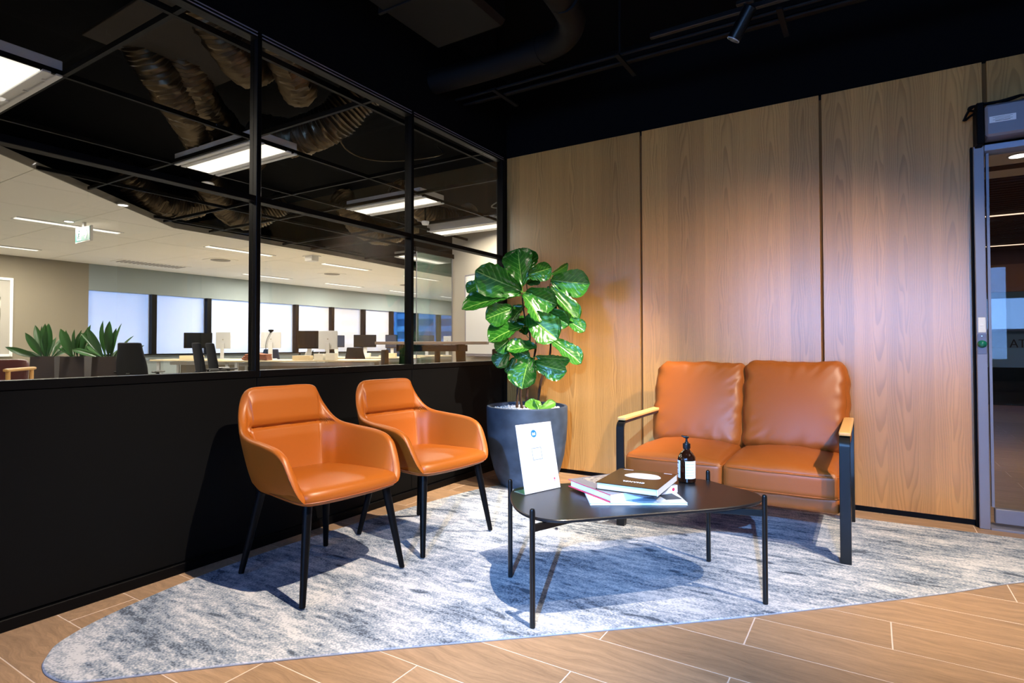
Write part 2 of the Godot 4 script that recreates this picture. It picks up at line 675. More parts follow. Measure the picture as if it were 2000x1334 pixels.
func build_partition() -> void:
	var w := struct("wall_left", "black framed glass partition over a black dado panel")
	var bays := [0.03, 1.23, 2.43, 3.63, 4.83]
	for i in 4:
		var a: float = bays[i] + 0.0015
		var b: float = bays[i + 1] - 0.0015
		bar(w, "dado_panel", M.black, Vector3(-0.09, 0.05, a), Vector3(-0.004, 0.885, b), 0.002)
		for y in [[0.922, 1.808], [1.838, 2.672]]:
			bar(w, "glass_pane", M.glass, Vector3(-0.034, y[0], a + 0.012), Vector3(-0.028, y[1], b - 0.012))
	for i in 5:
		var z: float = bays[i]
		bar(w, "mullion", M.black_satin, Vector3(-0.065, 0.885, z - (0.030 if i == 0 else 0.0135)), Vector3(0.0, 2.69, z + (0.030 if i == 0 else 0.0135)), 0.002)
	for i in 4:
		var a: float = bays[i] + 0.0135
		var b: float = bays[i + 1] - 0.0135
		bar(w, "sill_rail", M.black_satin, Vector3(-0.075, 0.886, a), Vector3(0.002, 0.922, b), 0.002)
		bar(w, "transom", M.black_satin, Vector3(-0.062, 1.808, a), Vector3(-0.002, 1.838, b), 0.002)
		bar(w, "top_rail", M.black_satin, Vector3(-0.065, 2.672, a), Vector3(-0.004, 2.692, b), 0.001)
		bar(w, "bead", M.alu, Vector3(-0.004, 2.6835, a), Vector3(0.0015, 2.6875, b))
		bar(w, "bead", M.alu, Vector3(-0.004, 2.7005, a), Vector3(0.0015, 2.7045, b))
	bar(w, "header", M.ceiling_black, Vector3(-0.12, 2.706, -0.06), Vector3(-0.002, 3.42, 9.0))
	bar(w, "header_channel", M.black, Vector3(-0.07, 2.69, 0.0), Vector3(-0.012, 2.706, 4.83))
	bar(w, "solid_wall", M.wall_white, Vector3(-0.12, 0.0, 4.845), Vector3(0.0, 2.706, 9.0))
	var s := struct("baseboard_left", "slim black skirting along the foot of the partition")
	bar(s, "skirting", M.black_satin, Vector3(-0.09, 0.0, 0.0), Vector3(0.010, 0.046, 4.83), 0.003)

func build_oak_wall() -> void:
	var w := struct("wall_back", "oak veneer wall of tall panels with shadow gaps")
	var xs := [[0.006, 1.221], [1.238, 2.449], [2.465, 3.294]]
	for i in 3:
		var s := Vector3(xs[i][1] - xs[i][0], 2.673, 0.02)
		var p := part("panel", box(s.x, s.y, s.z, 0.0015), M.veneer[i], w, Vector3(xs[i][0] + s.x * 0.5, 0.0335 + s.y * 0.5, -0.01))
		p.name = "panel" if i == 0 else "panel_%03d" % i
	bar(w, "panel", M.veneer_top, Vector3(3.315, 2.27, -0.02), Vector3(4.95, 2.7065, 0.0), 0.0015)
	bar(w, "panel", M.veneer[1], Vector3(4.965, 0.0335, -0.02), Vector3(6.18, 2.7065, 0.0), 0.0015)
	bar(w, "panel", M.veneer[0], Vector3(6.195, 0.0335, -0.02), Vector3(7.0, 2.7065, 0.0), 0.0015)
	for g in [1.2295, 2.457, 3.3045]:
		bar(w, "gap_strip", M.oak_plain, Vector3(g - 0.010, 0.0335 if g < 3.3 else 2.27, -0.026), Vector3(g + 0.010, 2.676 if g < 3.3 else 2.7, -0.012))
	bar(w, "core", M.black, Vector3(-0.12, 0.0, -0.14), Vector3(3.30, 3.42, -0.026))
	bar(w, "core", M.black, Vector3(3.30, 2.25, -0.14), Vector3(4.95, 3.42, -0.026))
	bar(w, "core", M.black, Vector3(4.95, 0.0, -0.14), Vector3(7.0, 3.42, -0.026))
	bar(w, "bulkhead", M.ceiling_black, Vector3(0.0, 2.709, -0.03), Vector3(7.0, 3.42, -0.004))
	var s := struct("baseboard_back", "recessed black plinth under the oak panels")
	bar(s, "plinth", M.black_satin, Vector3(0.0, 0.0, -0.025), Vector3(3.24, 0.032, -0.007))

func build_reception_shell() -> void:
	var c := struct("ceiling", "black painted open ceiling of the reception")
	bar(c, "slab", M.ceiling_black, Vector3(-0.12, 3.40, -0.14), Vector3(7.0, 3.52, 9.1))
	var r := struct("wall_right", "plain wall on the right side of the reception, out of the photograph")
	bar(r, "wall", M.wall_white, Vector3(7.0, 0.0, -0.14), Vector3(7.12, 3.42, 9.1))
	var b := struct("wall_front", "wall with daylight windows behind the viewer")
	var wx := [-0.0, 0.35, 1.85, 3.35, 4.85]
	bar(b, "wall", M.wall_white, Vector3(-0.12, 0.0, 9.0), Vector3(7.0, 0.80, 9.12))
	bar(b, "wall", M.wall_white, Vector3(-0.12, 2.45, 9.0), Vector3(7.0, 3.42, 9.12))
	bar(b, "wall", M.wall_white, Vector3(-0.12, 0.80, 9.0), Vector3(0.35, 2.45, 9.12))
	bar(b, "wall", M.wall_white, Vector3(4.85, 0.80, 9.0), Vector3(7.0, 2.45, 9.12))
	for i in 3:
		var f := struct("window_%d" % (20 + i), "clear daylight window behind the viewer")
		bar(f, "frame", M.black_satin, Vector3(wx[i + 1] - 0.0, 0.80, 9.02), Vector3(wx[i + 1] + 0.05, 2.45, 9.10))
		bar(f, "frame", M.black_satin, Vector3(wx[i + 2] - 0.05, 0.80, 9.02), Vector3(wx[i + 2], 2.45, 9.10))
		bar(f, "glass_pane", M.glass, Vector3(wx[i + 1] + 0.05, 0.80, 9.06), Vector3(wx[i + 2] - 0.05, 2.45, 9.066))

func rect(x0: float, z0: float, x1: float, z1: float) -> PackedVector2Array:
	return PackedVector2Array([Vector2(x0, z0), Vector2(x1, z0), Vector2(x1, z1), Vector2(x0, z1)])

func build_office_shell() -> void:
	var f := struct("floor_office", "dark carpet floor of the office behind the glass")
	bar(f, "carpet", M.carpet, Vector3(-10.6, -0.12, -16.0), Vector3(-0.09, 0.0, 5.6))
	var s := struct("ceiling_upper", "black slab above the open office ceiling grid")
	bar(s, "slab", M.ceiling_black, Vector3(-10.6, 3.40, -16.0), Vector3(-0.12, 3.5, 5.6))
	# white tiled ceiling beyond the oblique edge
	var c := struct("ceiling_office", "white tiled office ceiling with an oblique edge")
	var edge := PackedVector2Array([Vector2(-10.5, 5.5), Vector2(-1.28, 5.5), Vector2(-3.59, 2.44), Vector2(-4.60, 1.16), Vector2(-5.51, -0.02), Vector2(-5.56, -3.0), Vector2(-5.74, -5.2), Vector2(-6.2, -15.9), Vector2(-10.5, -15.9)])
	var rng := RandomNumberGenerator.new()
	rng.seed = 5
	for i in 8:
		for j in 18:
			var t := rect(-10.5 + i * 1.2 + 0.004, -15.9 + j * 1.2 + 0.004, -10.5 + (i + 1) * 1.2 - 0.004, -15.9 + (j + 1) * 1.2 - 0.004)
			for poly in Geometry2D.intersect_polygons(t, edge):
				if absf(signed_area(poly)) < 0.02:
					continue
				part("ceiling_tile", prism(Array(poly), 2.70, 2.716, 0.002), M.ceiling_white, c, Vector3(0, rng.randf_range(-0.0005, 0.0005), 0))
	part("ceiling_backing", prism(Array(edge), 2.717, 2.76, 0.002), M.taupe, c)
	var path := []
	for i in range(1, 8):
		path.append(edge[i])
	for i in path.size() - 1:
		var a: Vector2 = path[i]
		var b: Vector2 = path[i + 1]
		var d := b - a
		var e := part("edge_trim", box(d.length(), 0.075, 0.012, 0.002), M.taupe, c, Vector3((a.x + b.x) * 0.5, 2.733, (a.y + b.y) * 0.5), Vector3(0, -atan2(d.y, d.x), 0))
		e.position += Vector3(0.004, 0, 0)
	# black T bars of the open grid
	var g := struct("trim_1", "black suspended grid under the open office ceiling")
	for x in [-0.22, -1.47, -2.64, -3.86, -5.08]:
		bar(g, "grid_bar", M.duct_black, Vector3(x - 0.012, 2.702, -6.0 if x > -5 else -3.2), Vector3(x + 0.012, 2.735, 5.4 if x > -1.5 else (3.7 if x > -2.7 else (2.1 if x > -4 else 0.45))))
	for z in [4.02, 2.76, 1.50, 0.22, -0.50, -1.74, -2.30, -3.55, -4.8]:
		var xe: float = -5.5 if z < 0.0 else lerpf(-5.51, -3.59, z / 2.44)
		bar(g, "grid_bar", M.duct_black, Vector3(xe + 0.05, 2.704, z - 0.012), Vector3(-0.12, 2.737, z + 0.012))
	# window wall
	var w := struct("wall_far", "grey office wall with a band of windows")
	bar(w, "wall_below", M.wall_cool, Vector3(-10.62, 0.0, -16.0), Vector3(-10.5, 0.87, -1.0))
	bar(w, "wall_above", M.wall_cool, Vector3(-10.62, 2.17, -16.0), Vector3(-10.5, 3.42, -1.0))
	bar(w, "wall_plain", M.wall_plain, Vector3(-10.62, 0.0, -1.0), Vector3(-10.498, 3.42, 5.6))
	bar(w, "sill", M.black_satin, Vector3(-10.52, 0.855, -16.0), Vector3(-10.40, 0.885, -1.0))
	for i in 12:
		var za := -1.0 - i * 1.222
		var n := struct("window_%d" % (i + 1), "office window pane %s" % ("with pale film, beside the plain wall" if i == 0 else "in the window band of the far wall"))
		bar(n, "mullion", M.black_satin, Vector3(-10.60, 0.87, za - 1.272), Vector3(-10.44, 2.17, za - 1.172))
		bar(n, "glass_pane", M.film if i < 7 else M.glass_tint, Vector3(-10.57, 0.87, za - 1.172), Vector3(-10.564, 2.17, za - 0.05 if i else za))
	var e := struct("wall_end", "white office end walls")
	bar(e, "wall", M.wall_white, Vector3(-10.6, 0.0, 5.5), Vector3(-0.12, 3.42, 5.62))
	bar(e, "wall", M.wall_white, Vector3(-10.6, 0.0, -16.12), Vector3(-0.12, 3.42, -16.0))
	# oblique white wall with a whiteboard at the right end, and the wall that closes the office towards the lobby
	var o := struct("wall_oblique", "white wall at the right end of the office behind the high table")
	var d := Vector2(-3.03, -3.18) - Vector2(-0.12, -2.04)
	part("wall", slab(d.length(), 2.86, 0.1), M.wall_white, o, Vector3((-3.03 - 0.12) * 0.5 - 0.02, 1.43, (-3.18 - 2.04) * 0.5 - 0.05), Vector3(0, -atan2(d.y, d.x), 0))
	bar(o, "wall", M.wall_white, Vector3(-0.11, 0.0, -16.0), Vector3(0.0, 3.42, -0.14))
	var wb := thing("whiteboard", "large framed whiteboard on the white wall behind the plant", "whiteboard", Vector3(-2.02, 1.53, -2.725), -atan2(d.y, d.x))
	part("board", box(1.30, 1.20, 0.018, 0.002), M.white, wb)
	for q in [[0.0, 0.61, 1.34, 0.022], [0.0, -0.61, 1.34, 0.022]]:
		part("frame", box(q[2], q[3], 0.026, 0.003), M.alu, wb, Vector3(q[0], q[1], 0.0))
	for q in [-0.66, 0.66]:
		part("frame", box(0.022, 1.2, 0.026, 0.003), M.alu, wb, Vector3(q, 0, 0))
	part("pen_tray", box(1.1, 0.018, 0.06, 0.004), M.alu, wb, Vector3(0, -0.63, -0.03))
	# green-edged glass screen beside that wall
	var gs := thing("glass_screen", "tall greenish frameless glass screen in front of the high table", "screen", Vector3(-3.0, 0.0, -2.66))
	part("glass_pane", slab(0.012, 2.46, 0.86), M.glass_green, gs, Vector3(0, 1.23, 0))
	part("head_rail", box(0.04, 0.07, 0.92, 0.003), M.black_satin, gs, Vector3(0, 2.49, 0))
	for zz in [-0.43, 0.43]:
		part("edge_trim", box(0.014, 2.46, 0.008, 0.001), M.alu, gs, Vector3(0, 1.23, zz))

func troffer(x: float, z: float, label: String, turn := 0.0) -> void:
	var t := thing("ceiling_troffer", label, "ceiling light", Vector3(x, 2.70, z), turn, "troffers in the open black ceiling")
	part("housing", box(1.16, 0.09, 0.42, 0.004), M.white, t, Vector3(0, 0.05, 0))
	for s in [-1.0, 1.0]:
		part("side_trim", box(1.17, 0.014, 0.035, 0.003), M.white, t, Vector3(0, 0.0, s * 0.193))
		part("side_trim", box(1.17, 0.014, 0.045, 0.003), M.white, t, Vector3(0, 0.0, s * 0.129))
		for k in 4:
			part("slot_bridge", box(0.012, 0.012, 0.03, 0.001), M.white, t, Vector3(-0.44 + k * 0.29, 0.001, s * 0.163))
	part("diffuser", box(1.14, 0.01, 0.20, 0.002), M.troffer_glow, t, Vector3(0, 0.0, 0))
	area(t, Vector3(0, -0.012, 0), Vector3(-PI / 2, 0, 0), Vector2(1.12, 0.19), Color(1.0, 0.95, 0.86), lamp_troffer)

func linear_light(x: float, z: float, label: String) -> void:
	var t := thing("linear_ceiling_light", label, "ceiling light", Vector3(x, 2.70, z), 0, "recessed linear lights in the white ceiling")
	for s in [-1.0, 1.0]:
		part("side_trim", box(0.028, 0.012, 1.24, 0.003), M.white, t, Vector3(s * 0.085, -0.006, 0))
	part("diffuser", box(0.14, 0.008, 1.20, 0.002), M.linear_glow, t, Vector3(0, -0.003, 0))
	area(t, Vector3(0, -0.014, 0), Vector3(-PI / 2, 0, 0), Vector2(0.13, 1.18), Color(1.0, 0.965, 0.885), lamp_linear)

var lamp_troffer := 4.0
var lamp_linear := 9.5

func flex_duct(pts: Array, r: float, label: String) -> void:
	var path := spline(pts, 30)
	var f := noise(int(pts[0].z * 97.0) + 300, 1.0, 2)
	var V := PackedVector3Array()
	var n := path.size()
	var side := Vector3.RIGHT
	for i in n:
		var d: Vector3 = (path[mini(i + 1, n - 1)] - path[maxi(i - 1, 0)]).normalized()
		side = (side - d * side.dot(d)).normalized()
		var w := side.cross(d)
		for c in 18:
			var a := TAU * c / 18.0
			var rr := r * (1.0 + 0.045 * (1.0 if i % 2 else -1.0) + 0.16 * f.get_noise_3d(i * 0.16, cos(a) * 1.6, sin(a) * 1.6))
			V.append(path[i] + side * cos(a) * rr + w * sin(a) * rr)
	solo("flexible_duct", shape(V, grid_idx(n, 18, true), PackedVector2Array(), 45.0, false), M.foil, label, "air duct", Vector3.ZERO, Vector3.ZERO, "flexible foil ducts above the office grid")

func build_office_ceiling_things() -> void:
	troffer(-2.04, 2.98, "white troffer light at the far left of the black ceiling grid")
	troffer(-2.04, 1.28, "white troffer light crossed by the left mullion, nearest above the near chair")
	troffer(-2.04, -0.74, "white troffer light crossed by the middle mullion of the partition")
	troffer(-2.10, -2.30, "white troffer light cut by the corner post, above the high table")
	troffer(-4.55, -4.20, "white troffer light low behind the middle mullion, farthest in the black ceiling", PI / 2)
	var k := 0
	for z in [0.80, -1.72, -4.10, -6.5, -8.9]:
		linear_light(-6.55, z, ["linear light behind the green exit sign", "linear light left of the left mullion in the white ceiling", "linear light near the white ceiling's projector box", "linear light above the middle desks, fourth from the exit sign", "linear light far back in the nearer row of the white ceiling"][k])
		k += 1
	k = 0
	for z in [0.80, -4.25, -6.6, -9.0, -11.4]:
		linear_light(-9.40, z, ["linear light near the framed picture at the left edge", "linear light near the window wall just right of the left mullion", "linear light near the window wall above the middle monitors", "linear light near the window wall behind the middle mullion", "linear light farthest back along the window wall"][k])
		k += 1
	flex_duct([Vector3(-1.55, 3.25, 2.35), Vector3(-1.75, 3.02, 2.0), Vector3(-2.2, 2.95, 1.55), Vector3(-2.85, 2.92, 1.05)], 0.15, "crinkled foil duct curving down beside the grey ceiling plate, left of the mullion")
	flex_duct([Vector3(-1.4, 3.25, 2.1), Vector3(-1.8, 3.05, 1.75), Vector3(-2.3, 3.0, 1.15), Vector3(-2.6, 2.98, 0.7)], 0.14, "crinkled foil duct just right of the one beside the ceiling plate")
	flex_duct([Vector3(-0.62, 3.3, 2.55), Vector3(-0.72, 3.06, 2.25), Vector3(-0.95, 3.0, 1.9), Vector3(-1.2, 3.2, 1.6)], 0.13, "crinkled foil duct at the top near the left mullion")
	flex_duct([Vector3(-0.45, 3.25, 2.15), Vector3(-0.58, 3.02, 1.85), Vector3(-0.9, 3.0, 1.5), Vector3(-1.3, 3.2, 1.2)], 0.13, "crinkled foil duct right of the left mullion near the top rail")
	flex_duct([Vector3(-0.95, 3.3, 0.75), Vector3(-1.25, 3.0, 0.88), Vector3(-1.7, 2.94, 0.92), Vector3(-2.2, 3.1, 0.9)], 0.16, "crinkled foil duct dipping above the troffer at the left mullion")
	flex_duct([Vector3(-4.9, 3.2, 1.0), Vector3(-5.1, 2.98, 0.55), Vector3(-5.2, 2.95, 0.0), Vector3(-5.2, 3.2, -0.4)], 0.17, "crinkled foil duct low over the oblique edge of the white ceiling")
	flex_duct([Vector3(-4.6, 3.3, 0.1), Vector3(-5.0, 3.0, -0.45), Vector3(-5.1, 2.97, -0.95), Vector3(-4.8, 3.25, -1.3)], 0.17, "crinkled foil duct over the white ceiling's edge just left of the left mullion")
	flex_duct([Vector3(-3.9, 3.25, -1.6), Vector3(-4.15, 2.98, -2.2), Vector3(-4.3, 2.95, -2.9), Vector3(-4.1, 3.2, -3.4)], 0.18, "crinkled foil duct behind the transom between the two mullions")
	flex_duct([Vector3(-2.75, 3.2, -1.5), Vector3(-2.66, 2.97, -2.0), Vector3(-2.55, 2.95, -2.7), Vector3(-2.6, 3.15, -3.0)], 0.15, "crinkled foil duct right of the middle mullion beside a wire")
	solo("ceiling_plate", box(1.1, 0.02, 0.9, 0.003), M.taupe_dark, "flat grey-brown plate hung in the black office ceiling above the ducts", "panel", Vector3(-1.1, 3.1, 2.15))
	# downlights
	var n := 0
	for q in [[-2.88, 2.66, 1.03], [-4.64, 2.69, 1.01], [-6.24, 2.695, 0.94]]:
		var d := thing("round_downlight", ["small round spotlight under the black grid near the left mullion", "small round spotlight at the edge of the white ceiling", "small round downlight in the white ceiling above the exit sign"][n], "downlight", Vector3(q[0], q[1], q[2]), 0, "small round office downlights")
		part("rim", lathe([[0.0, 0.02], [0.055, 0.02], [0.062, 0.008], [0.06, -0.004], [0.05, -0.004], [0.05, 0.006], [0.0, 0.006]], 20), M.white, d)
		part("lens", lathe([[0.0, 0.0], [0.049, 0.0], [0.049, 0.004], [0.0, 0.004]], 20), M.spot_glow, d)
		var l := SpotLight3D.new()
		l.name = "spot"
		l.light_energy = [2.0, 1.2, 0.12][n]
		l.light_color = Color(1.0, 0.96, 0.9)
		l.spot_angle = 40.0
		l.spot_range = 30.0
		l.light_size = 0.04
		l.shadow_enabled = true
		d.add_child(l)
		l.position = Vector3(0, -0.012, 0)
		l.rotation.x = -PI / 2
		n += 1
	# exit sign
	var s := thing("exit_sign", "lit green exit sign with a white arrow hanging from the white ceiling", "sign", Vector3(-6.16, 2.54, 0.80))
	part("case", box(0.44, 0.205, 0.03, 0.004), M.white, s, Vector3(0, 0, -0.004))
	part("face", box(0.415, 0.18, 0.008, 0.001), M.sign_green, s, Vector3(0, 0, 0.012))
	part("hanger", box(0.06, 0.06, 0.03, 0.004), M.white, s, Vector3(0, 0.13, -0.004))
	part("door_symbol", box(0.12, 0.15, 0.003, 0.0005), M.sign_white, s, Vector3(-0.095, 0, 0.017))
	var man := spline([Vector3(-0.10, 0.02, 0), Vector3(-0.095, -0.01, 0), Vector3(-0.115, -0.03, 0), Vector3(-0.12, -0.06, 0)], 3)
	part("running_figure", tube(man, 0.008, 6), M.sign_green, s, Vector3(0, 0, 0.018))
	part("running_figure", tube([Vector3(-0.115, 0.0, 0), Vector3(-0.085, 0.015, 0), Vector3(-0.07, 0.0, 0)], 0.006, 6), M.sign_green, s, Vector3(0, 0, 0.018))
	part("running_figure", tube([Vector3(-0.098, -0.01, 0), Vector3(-0.078, -0.035, 0), Vector3(-0.065, -0.06, 0)], 0.007, 6), M.sign_green, s, Vector3(0, 0, 0.018))
	part("running_figure", lathe([[0.0, -0.012], [0.01, -0.006], [0.012, 0.0], [0.01, 0.006], [0.0, 0.012]], 8), M.sign_green, s, Vector3(-0.088, 0.046, 0.018))
	part("arrow", box(0.10, 0.028, 0.003, 0.0005), M.sign_white, s, Vector3(0.085, 0, 0.018))
	for a in [-1.0, 1.0]:
		part("arrow", box(0.085, 0.028, 0.003, 0.0005), M.sign_white, s, Vector3(0.112, a * 0.03, 0.0185), Vector3(0, 0, -a * PI / 4))
	# vents and small ceiling boxes
	var v := thing("ceiling_vent", "long slotted air grille in the white ceiling near the far wall", "vent", Vector3(-9.5, 2.70, -1.7))
	part("frame", box(0.5, 0.012, 1.3, 0.003), M.ceiling_white, v, Vector3(0, -0.004, 0))
	for i in 16:
		part("slat", box(0.36, 0.01, 0.03, 0.002), M.taupe, v, Vector3(0, -0.012, -0.56 + i * 0.075))
	var n2 := 0
	for q in [[-7.8, -2.1], [-7.7, -4.7], [-7.9, -7.4]]:
		var d := thing("ceiling_diffuser", ["round air diffuser in the white ceiling left of the left mullion", "round air diffuser in the white ceiling between the mullions", "round air diffuser in the white ceiling far back near the middle mullion"][n2], "vent", Vector3(q[0], 2.70, q[1]), 0, "round ceiling diffusers")
		part("plate", box(0.45, 0.008, 0.45, 0.002), M.ceiling_white, d, Vector3(0, -0.004, 0))
		part("swirl", lathe([[0.0, -0.012], [0.06, -0.014], [0.07, -0.008], [0.11, -0.016], [0.12, -0.008], [0.17, -0.016], [0.18, -0.004], [0.0, -0.004]], 20), M.taupe, d)
		n2 += 1
	var pb := thing("projector_box", "small white box sensor under the white ceiling between the mullions", "sensor", Vector3(-5.95, 2.70, -2.72))
	part("body", box(0.2, 0.10, 0.16, 0.01), M.white, pb, Vector3(0, -0.05, 0))
	part("mount", box(0.28, 0.01, 0.2, 0.003), M.white, pb, Vector3(0, -0.005, 0))
	var sd := thing("smoke_detector", "round white detector hanging in the black grid right of the middle mullion", "smoke detector", Vector3(-2.21, 2.68, -1.5))
	part("body", lathe([[0.0, -0.05], [0.04, -0.045], [0.05, -0.02], [0.05, 0.0], [0.0, 0.0]], 18), M.white, sd)
	part("rod", lathe([[0.0, 0.0], [0.012, 0.0], [0.012, 0.3], [0.0, 0.3]], 10), M.duct_black, sd)
	solo("hanging_wire", tube(spline([Vector3(-0.9, 3.3, -1.6), Vector3(-1.1, 2.95, -1.75), Vector3(-1.5, 2.88, -2.0), Vector3(-1.2, 2.9, -2.2), Vector3(-0.9, 3.05, -2.1)], 6), 0.008, 6), M.taupe, "thin loose wire looping in the black ceiling near the corner post", "cable")
	solo("hanging_wire", tube(spline([Vector3(-1.2, 3.1, 0.9), Vector3(-1.5, 2.93, 0.5), Vector3(-1.4, 2.9, 0.1), Vector3(-1.0, 3.0, -0.3), Vector3(-1.2, 3.2, -0.5)], 6), 0.007, 6), M.foil, "thin shiny wire looping between the two mullions under the black ceiling", "cable")

func build_reception_ceiling_things() -> void:
	# ducts and trays overhead, painted black
	var d := thing("air_duct", "large black rectangular air duct overhead above the partition corner", "air duct")
	bar(d, "duct_body", M.duct_black, Vector3(0.36, 2.96, 1.40), Vector3(0.90, 3.30, 3.6), 0.03)
	for z in [1.9, 2.7]:
		bar(d, "flange", M.duct_black, Vector3(0.345, 2.95, z), Vector3(0.915, 3.31, z + 0.02), 0.003)
	var e := thing("bent_pipe", "fat black pipe bending under the reception ceiling", "pipe")
	part("pipe", tube(spline([Vector3(-0.0, 3.0, 1.0), Vector3(0.45, 3.0, 0.98), Vector3(0.95, 3.0, 1.0), Vector3(1.17, 3.0, 1.12), Vector3(1.27, 3.0, 1.4), Vector3(1.30, 3.0, 2.2), Vector3(1.30, 3.0, 3.6)], 6), 0.085, 14), M.duct_black, e)
	part("collar", tube([Vector3(0.88, 3.0, 0.985), Vector3(0.91, 3.0, 0.99)], 0.092, 14), M.duct_black, e)
	part("collar", tube([Vector3(1.28, 3.0, 1.40), Vector3(1.285, 3.0, 1.43)], 0.092, 14), M.duct_black, e)
	var t := thing("cable_tray", "thin black cable tray and conduits running along above the oak wall", "cable tray")
	for q in [[2.93, 0.80, 0.012], [2.93, 0.70, 0.012], [2.97, 0.62, 0.016], [3.0, 0.54, 0.012]]:
		part("conduit", tube([Vector3(0.05, q[0], q[1]), Vector3(3.5, q[0], q[1] - 0.03), Vector3(6.9, q[0], q[1] - 0.06)], q[2], 8), M.duct_black, t)
	for i in 7:
		bar(t, "hanger", M.duct_black, Vector3(0.4 + i * 0.95, 2.93, 0.75), Vector3(0.412 + i * 0.95, 3.40, 0.762))
		bar(t, "cross_bar", M.duct_black, Vector3(0.4 + i * 0.95, 2.905, 0.50), Vector3(0.43 + i * 0.95, 2.918, 0.84))
	var tr := thing("lighting_track", "black lighting track rail under the reception ceiling", "track")
	bar(tr, "rail", M.black_metal, Vector3(1.6, 2.925, 0.86), Vector3(6.9, 2.955, 0.89), 0.003)
	var tr2 := thing("lighting_track", "black lighting track rail overhead, nearer the viewer", "track")
	bar(tr2, "rail", M.black_metal, Vector3(1.2, 2.985, 2.585), Vector3(6.9, 3.015, 2.615), 0.003)
	bar(tr2, "rail", M.black_metal, Vector3(1.2, 2.785, 7.50), Vector3(6.9, 2.815, 7.53), 0.003)
	for s in SPOTS:
		track_spot(s)

# at, aim, half angle, energy, colour, softness, label
var SPOTS := []

func track_spot(s: Dictionary) -> void:
	var o := thing("track_spotlight", s.label, "spotlight", s.at, 0, "black cylinder track spotlights")
	var dir: Vector3 = (s.aim - s.at).normalized()
	var up := Vector3.UP if absf(dir.y) < 0.98 else Vector3.RIGHT
	var tin := lathe([[0.0, 0.175], [0.030, 0.175], [0.035, 0.170], [0.035, 0.0], [0.0345, -0.003], [0.031, -0.003], [0.030, 0.03], [0.0, 0.03]], 24)
	var b := part("barrel", tin, M.black_metal, o)
	b.basis = Basis.looking_at(dir, up) * Basis(Vector3.RIGHT, PI / 2)
	part("bezel", lathe([[0.031, -0.0035], [0.0352, -0.0035], [0.0352, 0.001], [0.031, 0.001]], 24), M.silver, b)
	part("lens", lathe([[0.0, 0.0], [0.0295, 0.0], [0.0295, 0.004], [0.0, 0.004]], 20), M.spot_glow, b, Vector3(0, 0.024, 0))
	var l := SpotLight3D.new()
	l.name = "spot"
	l.light_energy = s.energy
	l.light_color = s.color
	l.spot_angle = s.angle
	l.spot_angle_attenuation = s.blend
	l.spot_range = 30.0
	l.spot_attenuation = 2.0
	l.light_size = s.size
	l.shadow_enabled = true
	b.add_child(l)
	l.position = Vector3(0, -0.012, 0)
	l.rotation.x = -PI / 2
	var back: Vector3 = -dir * 0.12
	part("bracket", tube([back, Vector3(back.x, s.track_y - s.at.y - 0.01, back.z)], 0.008, 8), M.black_metal, o)
	part("adapter", box(0.09, 0.02, 0.03, 0.003), M.black_metal, o, Vector3(back.x, s.track_y - s.at.y - 0.012, back.z))

